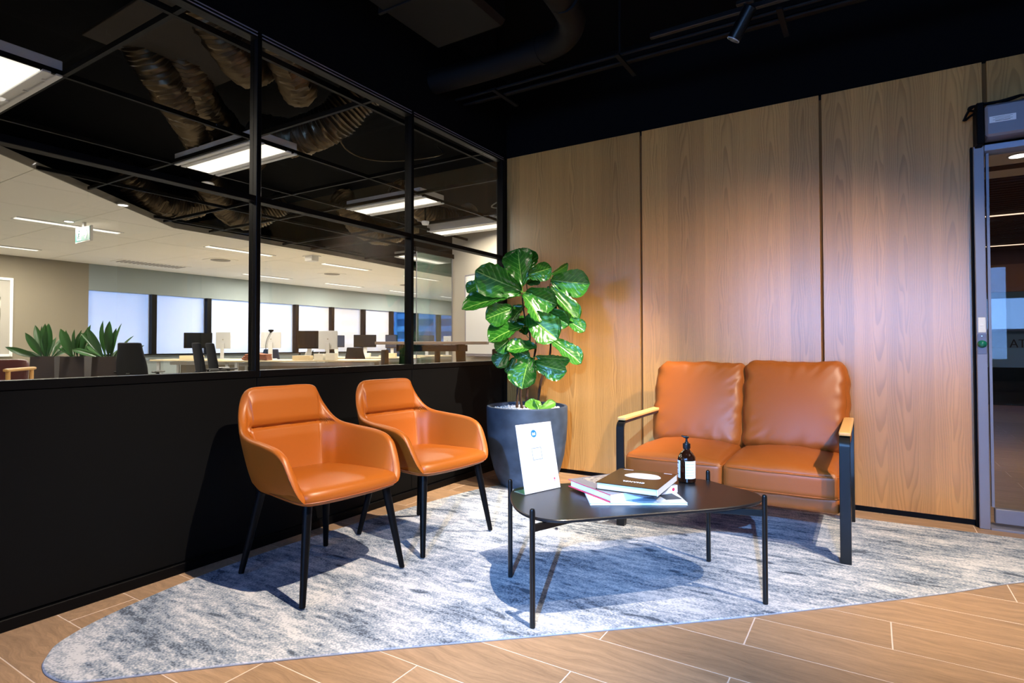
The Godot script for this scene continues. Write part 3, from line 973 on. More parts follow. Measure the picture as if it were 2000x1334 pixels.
func build_door() -> void:
	var d := struct("door_1", "glass door with grey aluminium post and a black edge strip")
	bar(d, "edge_strip", M.black, Vector3(3.231, 0.0, -0.02), Vector3(3.241, 2.205, 0.030))
	bar(d, "post", M.alu, Vector3(3.2415, 0.0, -0.06), Vector3(3.291, 2.20, 0.055), 0.003)
	bar(d, "inner_strip", M.white, Vector3(3.2915, 0.0, -0.04), Vector3(3.297, 2.20, 0.0))
	bar(d, "stile", M.alu, Vector3(3.305, 0.118, -0.03), Vector3(3.318, 2.17, 0.0))
	bar(d, "bottom_rail", M.alu, Vector3(3.318, 0.028, -0.04), Vector3(4.80, 0.112, 0.005), 0.004)
	bar(d, "threshold", M.alu, Vector3(3.292, -0.002, -0.06), Vector3(4.95, 0.012, 0.06), 0.002)
	bar(d, "glass_pane", M.glass_door, Vector3(3.318, 0.112, -0.022), Vector3(4.80, 2.18, -0.012))
	bar(d, "post", M.alu, Vector3(4.83, 0.0, -0.06), Vector3(4.95, 2.27, 0.055), 0.003)
	bar(d, "head_rail", M.alu_light, Vector3(3.292, 2.165, -0.06), Vector3(4.83, 2.20, 0.06), 0.002)
	bar(d, "head_fascia", M.black, Vector3(3.292, 2.20, -0.14), Vector3(4.95, 2.27, -0.01))
	# operator box above the door
	var b := thing("door_operator", "grey metal automatic door operator box above the glass door", "door operator", Vector3(4.05, 2.295, 0.075))
	part("end_cap", box(0.035, 0.235, 0.14, 0.004), M.black, b, Vector3(-0.785, 0.01, 0.0))
	part("cover", box(1.53, 0.18, 0.14, 0.012), M.alu, b, Vector3(0.0, 0.015, 0.01))
	var st := part("sticker", box(0.115, 0.036, 0.001, 0.0002), M.paper, b, Vector3(-0.69, 0.015, 0.0808))
	tag(st, "white sticker with lines of tiny print")
	for i in 4:
		part("print_line", box(0.085 - (i % 2) * 0.02, 0.0022, 0.0004, 0.0), M.print_grey if i < 3 else M.black, st, Vector3(0, 0.011 - i * 0.007, 0.0007))
	solo("cable_bundle", tube(spline([Vector3(3.20, 2.36, 0.05), Vector3(3.24, 2.42, 0.09), Vector3(3.36, 2.425, 0.1), Vector3(3.46, 2.44, 0.09), Vector3(3.47, 2.425, 0.06), Vector3(3.38, 2.415, 0.06), Vector3(3.24, 2.405, 0.07), Vector3(3.23, 2.42, 0.1), Vector3(3.34, 2.432, 0.07), Vector3(3.45, 2.435, 0.11), Vector3(3.36, 2.41, 0.1), Vector3(3.25, 2.385, 0.08), Vector3(3.21, 2.365, 0.045)], 6), 0.007, 6), M.black, "coiled black cables lying on the door operator box", "cable")
	var sw := thing("door_switch", "white rocker switch plate on the grey door post", "switch", Vector3(3.2665, 1.165, 0.0575))
	part("plate", box(0.036, 0.088, 0.006, 0.003), M.white, sw)
	part("rocker", box(0.014, 0.012, 0.004, 0.001), M.paper, sw, Vector3(0, 0, 0.004))
	var gb := thing("exit_button", "green dome exit button on a grey plate on the door post", "button", Vector3(3.2665, 1.056, 0.056))
	part("plate", box(0.042, 0.115, 0.004, 0.002), M.plate_grey, gb)
	part("dome", lathe([[0.0, 0.02], [0.012, 0.018], [0.02, 0.01], [0.0225, 0.0], [0.0, 0.0]], 22), M.green_dome, gb, Vector3(0, 0, 0.002), Vector3(PI / 2, 0, 0))
	part("screw", lathe([[0.0, 0.002], [0.004, 0.0015], [0.005, 0.0], [0.0, 0.0]], 10), M.chrome, gb, Vector3(0, 0.045, 0.002), Vector3(PI / 2, 0, 0))

func build_lobby() -> void:
	var f := struct("floor_lobby", "plank floor of the lobby behind the glass door")
	bar(f, "grout_bed", M.grout, Vector3(2.9, -0.12, -9.6), Vector3(7.0, -0.0008, -0.06))
	var pl := box(0.8845, 0.012, 0.2307, 0.0008)
	for k in 38:
		for i in 4:
			var xa := 2.776 + i * 0.888 + (0.0 if k % 2 else 0.444)
			if xa < 2.9 and k % 2 == 0:
				continue
			part("plank", pl, M.planks[(i * 3 + k * 5) % 8], f, Vector3(xa + 0.444, -0.006, -0.2 - k * 0.2345))
	var w := struct("wall_lobby", "lobby walls behind the glass door")
	bar(w, "wall", M.wall_white, Vector3(2.9, 0, -9.6), Vector3(3.0, 3.42, -0.14))
	bar(w, "wall", M.wall_white, Vector3(6.9, 0, -9.6), Vector3(7.0, 3.42, -0.14))
	bar(w, "timber_bulkhead", M.timber, Vector3(3.0, 1.98, -8.86), Vector3(6.9, 2.46, -8.80))
	bar(w, "dark_header", M.slat, Vector3(3.0, 2.46, -8.86), Vector3(6.9, 2.80, -8.82))
	bar(w, "rear_wall", M.wall_cool, Vector3(3.0, 0, -12.6), Vector3(6.9, 1.40, -12.5))
	bar(w, "rear_wall", M.wall_cool, Vector3(3.0, 2.10, -12.6), Vector3(6.9, 3.4, -12.5))
	bar(w, "side_wall", M.wall_white, Vector3(2.9, 0, -12.6), Vector3(3.0, 3.4, -8.9))
	bar(w, "side_wall", M.wall_white, Vector3(6.9, 0, -12.6), Vector3(7.0, 3.4, -8.9))
	bar(w, "rear_floor", M.carpet, Vector3(2.9, -0.12, -12.6), Vector3(7.0, 0.0, -9.6))
	var c := struct("ceiling_lobby", "lobby ceiling, pale near the door and dark timber slats beyond")
	bar(c, "plaster", M.ceiling_white, Vector3(2.9, 2.70, -2.55), Vector3(7.0, 2.8, -0.14))
	bar(c, "dark_joint", M.slat, Vector3(2.9, 2.695, -2.72), Vector3(7.0, 2.8, -2.55))
	bar(c, "plaster", M.ceiling_white, Vector3(2.9, 2.70, -3.05), Vector3(7.0, 2.8, -2.72))
	bar(c, "backing", M.black, Vector3(2.9, 2.76, -12.6), Vector3(7.0, 2.86, -3.05))
	for i in 46:
		var z := -3.10 - i * 0.122
		bar(c, "slat", M.slat, Vector3(3.0, 2.70, z - 0.075), Vector3(6.9, 2.755, z))
	var n := 0
	for z in [-5.13, -8.02]:
		var l := thing("led_strip", ["warm LED strip in the lobby slats, nearer the door", "warm LED strip in the lobby slats, farther from the door"][n], "ceiling light", Vector3(4.95, 2.69, z), 0, "LED strips in the lobby ceiling")
		part("channel", box(3.8, 0.02, 0.07, 0.003), M.black, l, Vector3(0, 0.012, 0))
		part("diffuser", box(3.78, 0.01, 0.055, 0.002), M.led_glow, l)
		area(l, Vector3(0, -0.012, 0), Vector3(-PI / 2, 0, 0), Vector2(3.7, 0.05), Color(1.0, 0.85, 0.72), 0.45)
		n += 1
	var d := thing("lobby_downlight", "bright round downlight in the pale lobby ceiling above the door", "downlight", Vector3(3.84, 2.70, -2.26))
	part("rim", lathe([[0.0, 0.0], [0.085, 0.0], [0.085, -0.008], [0.07, -0.01], [0.07, -0.002], [0.0, -0.002]], 24), M.white, d)
	part("lens", lathe([[0.0, -0.006], [0.069, -0.006], [0.069, -0.001], [0.0, -0.001]], 24), M.spot_glow, d)
	var s := SpotLight3D.new()
	s.name = "spot"
	s.light_energy = 3.0
	s.light_color = Color(1.0, 0.93, 0.85)
	s.spot_angle = 50.0
	s.spot_range = 30.0
	s.light_size = 0.05
	s.shadow_enabled = true
	d.add_child(s)
	s.position = Vector3(0, -0.03, 0)
	s.rotation.x = -PI / 2
	var rp := thing("panel_light", "ceiling panel light in the room behind the glazed lobby front", "ceiling light", Vector3(5.2, 2.74, -10.8))
	part("diffuser", box(1.2, 0.02, 0.3, 0.003), M.troffer_glow, rp)
	area(rp, Vector3(0, -0.02, 0), Vector3(-PI / 2, 0, 0), Vector2(1.15, 0.28), Color(0.8, 0.9, 1.0), 0.7)
	# glazed front at the far end
	var g := struct("window_30", "glazed office front at the far end of the lobby with a frosted band")
	bar(g, "glass_pane", M.glass_dark, Vector3(3.0, 0.0, -8.82), Vector3(6.9, 0.66, -8.81))
	bar(g, "frosted_band", M.frost, Vector3(3.0, 0.66, -8.82), Vector3(6.9, 1.0, -8.806))
	bar(g, "glass_pane", M.glass, Vector3(3.0, 1.0, -8.82), Vector3(6.9, 1.98, -8.81))
	bar(g, "sky_pane", M.film, Vector3(3.0, 1.40, -12.56), Vector3(6.9, 2.10, -12.55))
	for x in [3.9, 4.95, 5.9]:
		bar(g, "mullion", M.alu, Vector3(x - 0.03, 1.38, -12.5), Vector3(x + 0.03, 2.10, -12.44))
	bar(g, "rail", M.alu, Vector3(3.0, 1.36, -12.5), Vector3(6.9, 1.41, -12.42))
	part("brace", tube([Vector3(4.62, 1.45, -12.4), Vector3(4.92, 1.95, -12.4)], 0.02, 6), M.alu, g)
	var tm := TextMesh.new()
	tm.text = "ATA"
	var sf := SystemFont.new()
	sf.font_names = PackedStringArray(["Droid Sans"])
	tm.font = sf
	tm.font_size = 64
	tm.pixel_size = 0.0030
	tm.depth = 0.012
	solo("wall_lettering", tm, M.brown, "dark letters ATA on the glazed lobby front", "lettering", Vector3(4.95, 1.075, -8.79))

# ---------------------------------------------------------------- things in the reception
func build_rug() -> void:
	var pts := []
	for q in [[0.605, 3.462], [0.50, 3.492], [0.41, 3.480], [0.345, 3.445], [0.275, 3.385], [0.21, 3.25], [0.165, 3.08], [0.128, 2.86], [0.108, 2.58], [0.114, 2.2], [0.141, 1.86], [0.215, 1.2], [0.30, 0.78], [0.46, 0.50], [0.75, 0.36], [1.2, 0.29], [1.9, 0.245], [2.68, 0.212], [3.2, 0.187], [3.75, 0.19], [4.05, 0.26], [4.0, 0.38], [3.72, 0.58], [3.285, 0.914], [2.984, 1.235], [2.535, 1.679], [2.21, 1.99], [1.76, 2.395], [1.348, 2.758], [0.981, 3.098], [0.762, 3.311]]:
		pts.append(Vector2(q[0], q[1]))
	pts = spline(pts, 5, true)
	var r := thing("rug", "large leaf-shaped blue-grey and white distressed rug under the furniture", "rug")
	part("pile", prism(pts, 0.0, 0.007, 0.002, 1.0 / 3.7), M.rug, r)
	var rim := []
	for q in pts:
		rim.append(Vector3(q.x, 0.0025, q.y))
	rim.append(rim[0])
	part("edge_binding", tube(rim, 0.0025, 6), M.rug_edge, r)

func build_tub_chair() -> Node3D:
	var c := thing("tub_chair", "tan leather tub chair with black legs, nearest the viewer", "chair", Vector3.ZERO, 0, "tan tub chairs along the partition")
	# half of the shell, from the middle of the back to the front of the arm: rim x, rim w, rim height, base x, base w
	var H := [[-0.337, 0.0, 0.847, -0.235, 0.0], [-0.337, 0.10, 0.848, -0.235, 0.09], [-0.334, 0.170, 0.842, -0.232, 0.14], [-0.325, 0.206, 0.812, -0.220, 0.168], [-0.298, 0.232, 0.750, -0.198, 0.19], [-0.250, 0.256, 0.688, -0.162, 0.205], [-0.195, 0.277, 0.656, -0.115, 0.215], [-0.10, 0.298, 0.642, -0.03, 0.222], [0.03, 0.307, 0.632, 0.06, 0.222], [0.118, 0.306, 0.618, 0.13, 0.22], [0.172, 0.302, 0.588, 0.175, 0.218], [0.208, 0.296, 0.534, 0.205, 0.215], [0.242, 0.286, 0.470, 0.226, 0.212], [0.265, 0.272, 0.428, 0.238, 0.207]]
	var rim := []
	var base := []
	for i in range(H.size() - 1, 0, -1):
		rim.append(Vector3(H[i][0], H[i][2], -H[i][1]))
		base.append(Vector3(H[i][3], 0.395, -H[i][4]))
	for i in H.size():
		rim.append(Vector3(H[i][0], H[i][2], H[i][1]))
		base.append(Vector3(H[i][3], 0.395, H[i][4]))
	rim = spline(rim, 4)
	base = spline(base, 4)
	var n := rim.size()
	var out_n := 9
	var arc_n := 6
	var in_n := 64
	var cols := out_n + arc_n + in_n
	var V := PackedVector3Array()
	for i in n:
		var d: Vector3 = rim[mini(i + 1, n - 1)] - rim[maxi(i - 1, 0)]
		d.y = 0.0
		d = d.normalized()
		var inward := Vector3(d.z, 0, -d.x)
		if inward.dot(Vector3(0.05, 0, 0) - Vector3(rim[i].x, 0, rim[i].z)) < 0.0:
			inward = -inward
		var h: float = rim[i].y
		var back := smoothstep(0.655, 0.69, h)
		for k in out_n:
			var s := float(k) / (out_n - 1)
			var y := lerpf(0.395, h - 0.018, s)
			V.append(shell_point(base[i], rim[i], y, h))
		var top: Vector3 = shell_point(base[i], rim[i], h - 0.018, h)
		var th0 := 0.036
		for k in arc_n:
			var a := PI * (k + 1) / (arc_n + 1)
			V.append(top + inward * th0 * 0.5 * (1.0 - cos(a)) + Vector3(0, 0.018 * sin(a), 0))
		for k in in_n:
			var s := float(k) / (in_n - 1)
			var y := lerpf(h - 0.018, 0.42, s)
			var th := lerpf(th0, 0.042, s)
			# padded headrest above a crease
			var crease := exp(-pow((y - 0.657) / 0.0065, 2.0))
			var puff := smoothstep(0.657, 0.70, y) * (1.0 - smoothstep(h - 0.07, h - 0.01, y))
			th += back * (0.013 * puff - 0.015 * crease)
			th += back * 0.006 * smoothstep(0.648, 0.60, y)
			V.append(shell_point(base[i], rim[i], y, h) + inward * th)
	var I := grid_idx(n, cols)
	for e in [0, n - 1]:
		for k in range(1, cols - 1):
			I.append_array([e * cols, e * cols + k, e * cols + k + 1] if e == 0 else [e * cols, e * cols + k + 1, e * cols + k])
	part("shell", shape(V, I, PackedVector2Array(), 60.0), M.leather, c)
	# seat pad
	var ol := []
	for q in [[-0.215, 0.0], [-0.205, 0.12], [-0.16, 0.19], [-0.06, 0.225], [0.08, 0.244], [0.20, 0.252], [0.252, 0.240], [0.276, 0.19], [0.288, 0.10], [0.291, 0.0]]:
		ol.append(Vector2(q[0], q[1]))
	for i in range(8, 0, -1):
		ol.append(Vector2(ol[i].x, -ol[i].y))
	ol = spline(ol, 4, true)
	var SV := PackedVector3Array()
	var rings := [[0.0, 0.388], [0.90, 0.388], [0.97, 0.396], [1.0, 0.412], [1.0, 0.428], [0.985, 0.442], [0.95, 0.452], [0.86, 0.461], [0.66, 0.468], [0.36, 0.471], [0.0, 0.472]]
	for r in rings:
		for q in ol:
			SV.append(Vector3(0.03 + (q.x - 0.03) * r[0], r[1], q.y * r[0]))
	part("seat", shape(SV, grid_idx(rings.size(), ol.size(), true), PackedVector2Array(), 60.0), M.leather, c)
	# seams
	var seam_pts := []
	for q in ol:
		seam_pts.append(Vector3(0.03 + (q.x - 0.03) * 1.003, 0.408, q.y * 1.003))
	seam_pts.append(seam_pts[0])
	part("seat_seam", tube(seam_pts, 0.0022, 5), M.seam, c)
	for s in [-1.0, 1.0]:
		var sp := []
		for k in 9:
			var y := lerpf(0.648, 0.46, k / 8.0)
			var q := lerpf(0.0, 1.0, k / 8.0)
			sp.append(Vector3(-0.248 + 0.05 * q, y, s * (0.226 - 0.03 * q)))
		part("corner_seam", tube(sp, 0.0016, 5), M.seam, c)
	part("underframe", box(0.40, 0.016, 0.38, 0.004), M.black_satin, c, Vector3(0.0, 0.385, 0))
	for q in [[0.215, 0.205, 0.268, 0.262], [0.215, -0.205, 0.268, -0.262], [-0.19, 0.17, -0.268, 0.225], [-0.19, -0.17, -0.268, -0.225]]:
		var leg := part("leg", tube([Vector3(q[0], 0.395, q[1]), Vector3(lerpf(q[0], q[2], 0.5), 0.2, lerpf(q[1], q[3], 0.5)), Vector3(q[2], 0.0085, q[3])], [0.0195, 0.0165, 0.0125], 16), M.black_satin, c)
		part("foot_pad", lathe([[0.0, 0.0], [0.012, 0.0], [0.012, 0.002], [0.0, 0.002]], 12), M.black, leg, Vector3(q[2], 0.007, q[3]))
	return c

func shell_point(b: Vector3, r: Vector3, y: float, h: float) -> Vector3:
	var s := pow(clampf((y - 0.395) / (h - 0.395), 0.0, 1.0), 0.55)
	# the flare belongs to the arm height; the back leans on above it
	return Vector3(lerpf(b.x, r.x, s), y, lerpf(b.z, r.z, s))

func build_sofa() -> void:
	var s := thing("two_seat_sofa", "two-seat tan leather sofa with black steel frame and oak armrests", "sofa")
	var n1 := noise(21, 1.0, 2)
	var k := 0
	for x in [1.757, 2.310]:
		# seat cushion
		var seat := pillow(Vector3(0.556, 0.135, 0.66), 0.032, 22, func(p: Vector3, q: Vector3) -> Vector3:
			var d := p
			var f := (1.0 - q.x * q.x) * (1.0 - q.z * q.z)
			if q.y > 0.0:
				d.y += 0.058 * pow(f, 0.6) * clampf(q.y, 0, 1)
			d.z += 0.016 * (1.0 - q.x * q.x) * smoothstep(0.3, 1.0, q.z)
			d += Vector3(0, 1, 0) * n1.get_noise_2d(q.x * 2.5 + k * 9.0, q.z * 2.0) * 0.004
			return d)
		var sp := part("seat_cushion", seat, M.leather_dark, s, Vector3(x, 0.345, 0.71))
		# piping round the front edges
		for y in [0.052, -0.052]:
			var ring := []
			for a in [[-0.262, -0.30], [-0.272, 0.0], [-0.272, 0.27], [-0.262, 0.318], [-0.20, 0.336], [0.0, 0.342], [0.20, 0.336], [0.262, 0.318], [0.272, 0.27], [0.272, 0.0], [0.262, -0.30]]:
				ring.append(Vector3(a[0], y, a[1]))
			part("piping", tube(spline(ring, 4), 0.0036, 6), M.leather_dark, sp)
		for e in [-1.0, 1.0]:
			part("piping", tube([Vector3(e * 0.268, -0.05, 0.318), Vector3(e * 0.268, 0.05, 0.318)], 0.003, 6), M.leather_dark, sp)
		# back cushion
		var back := pillow(Vector3(0.578, 0.575, 0.16), 0.066, 34, func(p: Vector3, q: Vector3) -> Vector3:
			var d := p
			var f := (1.0 - q.x * q.x) * (1.0 - q.y * q.y)
			d.z += signf(q.z) * 0.045 * pow(maxf(f, 0.0), 0.6) * absf(q.z)
			var e := maxf(absf(q.x), absf(q.y))
			var a := atan2(q.y, q.x)
			var fold := n1.get_noise_2d(a * 5.0 + k * 20.0, e * 0.8 + signf(q.z) * 5.0)
			d.z += signf(q.z) * fold * 0.011 * smoothstep(0.45, 0.9, e) * absf(q.z)
			d.y += n1.get_noise_2d(q.x * 2.0 + k * 7.0, 3.0) * 0.014 * absf(q.y)
			d.x += n1.get_noise_2d(q.y * 2.2 + k * 7.0, 9.0) * 0.012 * absf(q.x)
			d.x += 0.012 * signf(q.x) * (1.0 - q.y * q.y) * absf(q.x)
			return d)
		var bc := part("back_cushion", back, M.leather_dark, s, Vector3(x - 0.012 + k * 0.02, 0.655 + 0.012 * k, 0.335), Vector3(-0.30, 0, 0))
		var ring2 := []
		for a in 41:
			var t := TAU * a / 40.0
			var cx := cos(t)
			var sy := sin(t)
			ring2.append(Vector3(0.284 * signf(cx) * pow(absf(cx), 0.32), 0.282 * signf(sy) * pow(absf(sy), 0.32), 0.018))
		part("piping", tube(ring2, 0.0042, 6), M.leather_dark, bc)
		k += 1
	# upholstered seat rail
	part("seat_rail", pillow(Vector3(1.105, 0.085, 0.66), 0.022, 10, func(p: Vector3, _q: Vector3) -> Vector3: return p), M.leather_dark, s, Vector3(2.033, 0.255, 0.70))
	part("back_rail", box(1.09, 0.05, 0.03, 0.004), M.black_metal, s, Vector3(2.033, 0.60, 0.20))
	part("back_rail", box(1.09, 0.05, 0.03, 0.004), M.black_metal, s, Vector3(2.033, 0.24, 0.36))
	# steel side frames
	var side := Basis(Vector3(0, 0, 1), Vector3(1, 0, 0), Vector3(0, 1, 0))
	for x in [1.455, 2.587]:
		var o := []
		o.append_array([Vector2(1.105, 0.0), Vector2(1.105, 0.555)])
		for i in 7:
			var a := PI / 2 * (i + 1) / 7.0
			o.append(Vector2(1.057 + 0.048 * cos(a), 0.555 + 0.048 * sin(a)))
		o.append(Vector2(0.40, 0.603))
		for i in 7:
			var a := PI / 2 + PI / 2 * (i + 1) / 7.0
			o.append(Vector2(0.378 + 0.048 * cos(a), 0.555 + 0.048 * sin(a)))
		o.append_array([Vector2(0.29, 0.0), Vector2(0.325, 0.0), Vector2(0.39, 0.20), Vector2(0.375, 0.30), Vector2(0.342, 0.555)])
		for i in 5:
			var a := PI - PI / 2 * (i + 1) / 5.0
			o.append(Vector2(0.378 + 0.036 * cos(a), 0.555 + 0.036 * sin(a)))
		for i in 5:
			var a := PI / 2 - PI / 2 * (i + 1) / 5.0
			o.append(Vector2(1.057 + 0.036 * cos(a), 0.555 + 0.036 * sin(a)))
		o.append_array([Vector2(1.088, 0.34), Vector2(1.0, 0.245), Vector2(0.98, 0.21), Vector2(1.04, 0.17), Vector2(1.068, 0.0)])
		var f := part("side_frame", prism(o, 0.0, 0.047, 0.002), M.black_metal, s)
		f.transform = Transform3D(side, Vector3(x, 0.0075, 0.0))
		part("armrest", pillow(Vector3(0.052, 0.020, 0.69), 0.006, 8, func(p: Vector3, _q: Vector3) -> Vector3: return p), M.oak_arm, s, Vector3(x + 0.0235, 0.621, 0.735))

func build_table() -> void:
	var t := thing("coffee_table", "low black coffee table with rounded corners and four slim posts", "coffee table")
	var pts := []
	for q in [[1.345, 2.03], [1.365, 2.12], [1.44, 2.235], [1.53, 2.33], [1.625, 2.378], [1.715, 2.372], [1.79, 2.315], [1.96, 2.137], [2.194, 1.90], [2.295, 1.765], [2.325, 1.665], [2.30, 1.575], [2.235, 1.525], [2.15, 1.485], [2.05, 1.425], [1.985, 1.43], [1.90, 1.50], [1.70, 1.67], [1.50, 1.83], [1.40, 1.92]]:
		pts.append(Vector2(q[0], q[1]))
	part("tabletop", prism(spline(pts, 5, true), 0.389, 0.402, 0.003), M.table, t)
	var legs := [[1.329, 2.067], [1.647, 2.421], [2.045, 1.405], [2.349, 1.757]]
	for q in legs:
		part("leg", lathe([[0.0, 0.0075], [0.0095, 0.0075], [0.0105, 0.010], [0.0105, 0.436], [0.0085, 0.443], [0.004, 0.446], [0.0, 0.4465]], 16), M.black_metal, t, Vector3(q[0], 0, q[1]))
	for pair in [[0, 3], [1, 2]]:
		var a := Vector2(legs[pair[0]][0], legs[pair[0]][1])
		var b := Vector2(legs[pair[1]][0], legs[pair[1]][1])
		var d := b - a
		part("cross_bar", box(d.length() - 0.01, 0.028, 0.012, 0.002), M.black_metal, t, Vector3((a.x + b.x) * 0.5, 0.372, (a.y + b.y) * 0.5), Vector3(0, -atan2(d.y, d.x), 0))
	for q in [[2.27, 1.72], [1.70, 2.33], [1.42, 2.07], [2.03, 1.50]]:
		part("screw", lathe([[0.0, 0.0], [0.006, 0.0], [0.006, 0.006], [0.0, 0.006]], 10), M.chrome, t, Vector3(q[0], 0.352, q[1]))

func build_table_things() -> void:
	# magazine
	var m := thing("magazine", "wide thin white magazine at the bottom of the book stack", "magazine", Vector3(1.847, 0.4025, 1.909), 0.551)
	part("pages", box(0.392, 0.007, 0.262, 0.001), M.paper, m, Vector3(0, 0.0045, 0))
	part("cover", box(0.396, 0.0014, 0.265, 0.0004), M.cover_pale, m, Vector3(0, 0.0087, 0))
	part("cover", box(0.396, 0.0014, 0.265, 0.0004), M.cover_pale, m, Vector3(0, 0.0007, 0))
	part("cover_picture", box(0.10, 0.0006, 0.09, 0.0), M.print_blue, m, Vector3(0.03, 0.0097, 0.065))
	part("cover_picture", box(0.07, 0.0006, 0.12, 0.0), M.print_dark, m, Vector3(0.145, 0.0097, 0.02), Vector3(0, 0.2, 0))
	part("title_print", box(0.05, 0.0006, 0.006, 0.0), M.print_grey, m, Vector3(0.10, 0.0097, 0.123))
	# grey hardback with red edges
	var b := thing("hardback_book", "thick grey hardback book with red cover edges in the middle of the stack", "book", Vector3(1.777, 0.4125, 1.852), 1.039)
	part("page_block", box(0.345, 0.026, 0.298, 0.001), M.paper, b, Vector3(0.0, 0.0165, 0.004))
	part("cover", box(0.36, 0.003, 0.312, 0.0008), M.cover_red, b, Vector3(0, 0.0016, 0))
	part("cover", box(0.36, 0.003, 0.312, 0.0008), M.cover_red, b, Vector3(0, 0.0312, 0))
	part("cover_print", box(0.358, 0.0008, 0.311, 0.0), M.cover_grey, b, Vector3(0, 0.0331, 0))
	part("cover_picture", box(0.20, 0.0006, 0.15, 0.0), M.cover_photo, b, Vector3(-0.02, 0.0338, -0.06))
	var sp := part("spine", box(0.36, 0.032, 0.004, 0.001), M.paper, b, Vector3(0, 0.0164, 0.155))
	part("spine_logo", lathe([[0.0, 0.0006], [0.0075, 0.0006], [0.0075, 0.0], [0.0, 0.0]], 16), M.cover_red, sp, Vector3(0.155, 0.0, 0.002), Vector3(PI / 2, 0, 0))
	# dark book on top
	var c := thing("fashion_book", "dark brown book with a white oval and white title on top of the stack", "book", Vector3(1.858, 0.4468, 1.876), 0.038)
	part("page_block", box(0.25, 0.024, 0.30, 0.001), M.paper, c, Vector3(0.0, 0.0155, 0.003))
	part("cover", box(0.262, 0.003, 0.312, 0.0008), M.cover_black, c, Vector3(0, 0.0016, 0))
	part("cover", box(0.262, 0.003, 0.312, 0.0008), M.cover_black, c, Vector3(0, 0.0292, 0))
	part("spine", box(0.004, 0.030, 0.312, 0.001), M.paper, c, Vector3(0.129, 0.0155, 0))
	var ov := []
	for i in 28:
		var a := TAU * i / 28.0
		ov.append(Vector2((0.078 + 0.006 * sin(3.0 * a)) * cos(a), (0.056 + 0.004 * cos(2.0 * a)) * sin(a)))
	part("cover_oval", prism(ov, 0.0, 0.0006, 0.0001), M.cover_white, c, Vector3(0.012, 0.0307, -0.045))
	var tm := TextMesh.new()
	tm.text = "CHANEL"
	var sf := SystemFont.new()
	sf.font_names = PackedStringArray(["Droid Sans"])
	sf.font_weight = 700
	tm.font = sf
	tm.font_size = 32
	tm.pixel_size = 0.00078
	tm.depth = 0.0006
	part("title_lettering", tm, M.paper, c, Vector3(0.008, 0.0311, 0.080), Vector3(-PI / 2, PI, 0))
	part("author_print", box(0.045, 0.0005, 0.006, 0.0), M.cover_white, c, Vector3(-0.085, 0.0309, -0.142))
	part("author_print", box(0.035, 0.0005, 0.006, 0.0), M.cover_white, c, Vector3(0.095, 0.0309, -0.142))
	# amber pump bottle
	var p := thing("pump_bottle", "amber glass pump bottle with white labels on the coffee table", "bottle", Vector3(1.972, 0.4025, 1.512), 0.0)
	part("glass_body", lathe([[0.0, 0.0], [0.034, 0.0], [0.040, 0.004], [0.0415, 0.012], [0.0415, 0.108], [0.039, 0.120], [0.032, 0.133], [0.021, 0.145], [0.0155, 0.152], [0.0145, 0.162], [0.0, 0.163]], 36), M.amber, p)
	part("pump_collar", lathe([[0.0, 0.158], [0.0165, 0.158], [0.0175, 0.161], [0.0175, 0.178], [0.0165, 0.182], [0.010, 0.184], [0.008, 0.190], [0.0, 0.190]], 28), M.pump, p)
	part("pump_stem", lathe([[0.0, 0.185], [0.0055, 0.185], [0.0045, 0.206], [0.0, 0.206]], 14), M.pump, p)
	part("pump_head", tube([Vector3(0.009, 0.2105, -0.004), Vector3(0.0, 0.212, 0.0), Vector3(-0.009, 0.2125, 0.004), Vector3(-0.017, 0.216, 0.008), Vector3(-0.021, 0.2185, 0.010)], [0.0045, 0.0068, 0.0055, 0.0036, 0.003], 10), M.pump, p)
	for q in [[2.02, 3.42, 0], [0.62, 1.42, 1]]:
		var V := PackedVector3Array()
		for i in 15:
			var a: float = PI - lerpf(q[0], q[1], i / 14.0) + 0.35
			for y in [0.022, 0.104]:
				V.append(Vector3(0.0419 * cos(a), y, 0.0419 * sin(a)))
		var lb := part("paper_label", shape(V, grid_idx(15, 2), PackedVector2Array(), 60.0, false), M.paper, p)
		for ln in 5:
			var W := PackedVector3Array()
			for i in 9:
				var a: float = PI - lerpf(q[0] + 0.12, q[1] - 0.3 - 0.06 * (ln % 3), i / 8.0) + 0.35
				for y in [0.088 - ln * 0.013, 0.0895 - ln * 0.013 if q[2] == 0 or ln % 2 else 0.094 - ln * 0.013]:
					W.append(Vector3(0.0421 * cos(a), y, 0.0421 * sin(a)))
			part("print_line", shape(W, grid_idx(9, 2), PackedVector2Array(), 60.0, false), M.print_grey if q[2] == 0 or ln % 2 else M.print_dark, lb)
	# leaning acrylic sign
	var s := thing("table_sign", "white printed notice in a leaning clear L-shaped stand on the coffee table", "sign", Vector3(1.477, 0.4025, 2.0275), 0.0)
	var u := Vector3(0.326, 0, -0.945)
	var nrm := Vector3(0.945, 0, 0.326)
	s.basis = Basis(u, Vector3.UP, nrm)
	var sheet := part("paper_sheet", prism([Vector2(-0.106, -0.0008), Vector2(0.106, -0.0008), Vector2(0.106, 0.0008), Vector2(-0.106, 0.0008)], 0.002, 0.302, 0.0003), M.paper, s)
	sheet.rotation.x = -0.22
	part("acrylic_front", slab(0.216, 0.305, 0.0016), M.glass, sheet, Vector3(0, 0.1535, 0.0026))
	part("acrylic_foot", box(0.216, 0.003, 0.075, 0.001), M.acrylic_edge, s, Vector3(0, 0.0016, -0.037))
	part("logo_disc", lathe([[0.0, 0.0003], [0.0165, 0.0003], [0.0165, 0.0], [0.0, 0.0]], 28), M.logo_blue, sheet, Vector3(-0.008, 0.256, 0.0009), Vector3(PI / 2, 0, 0))
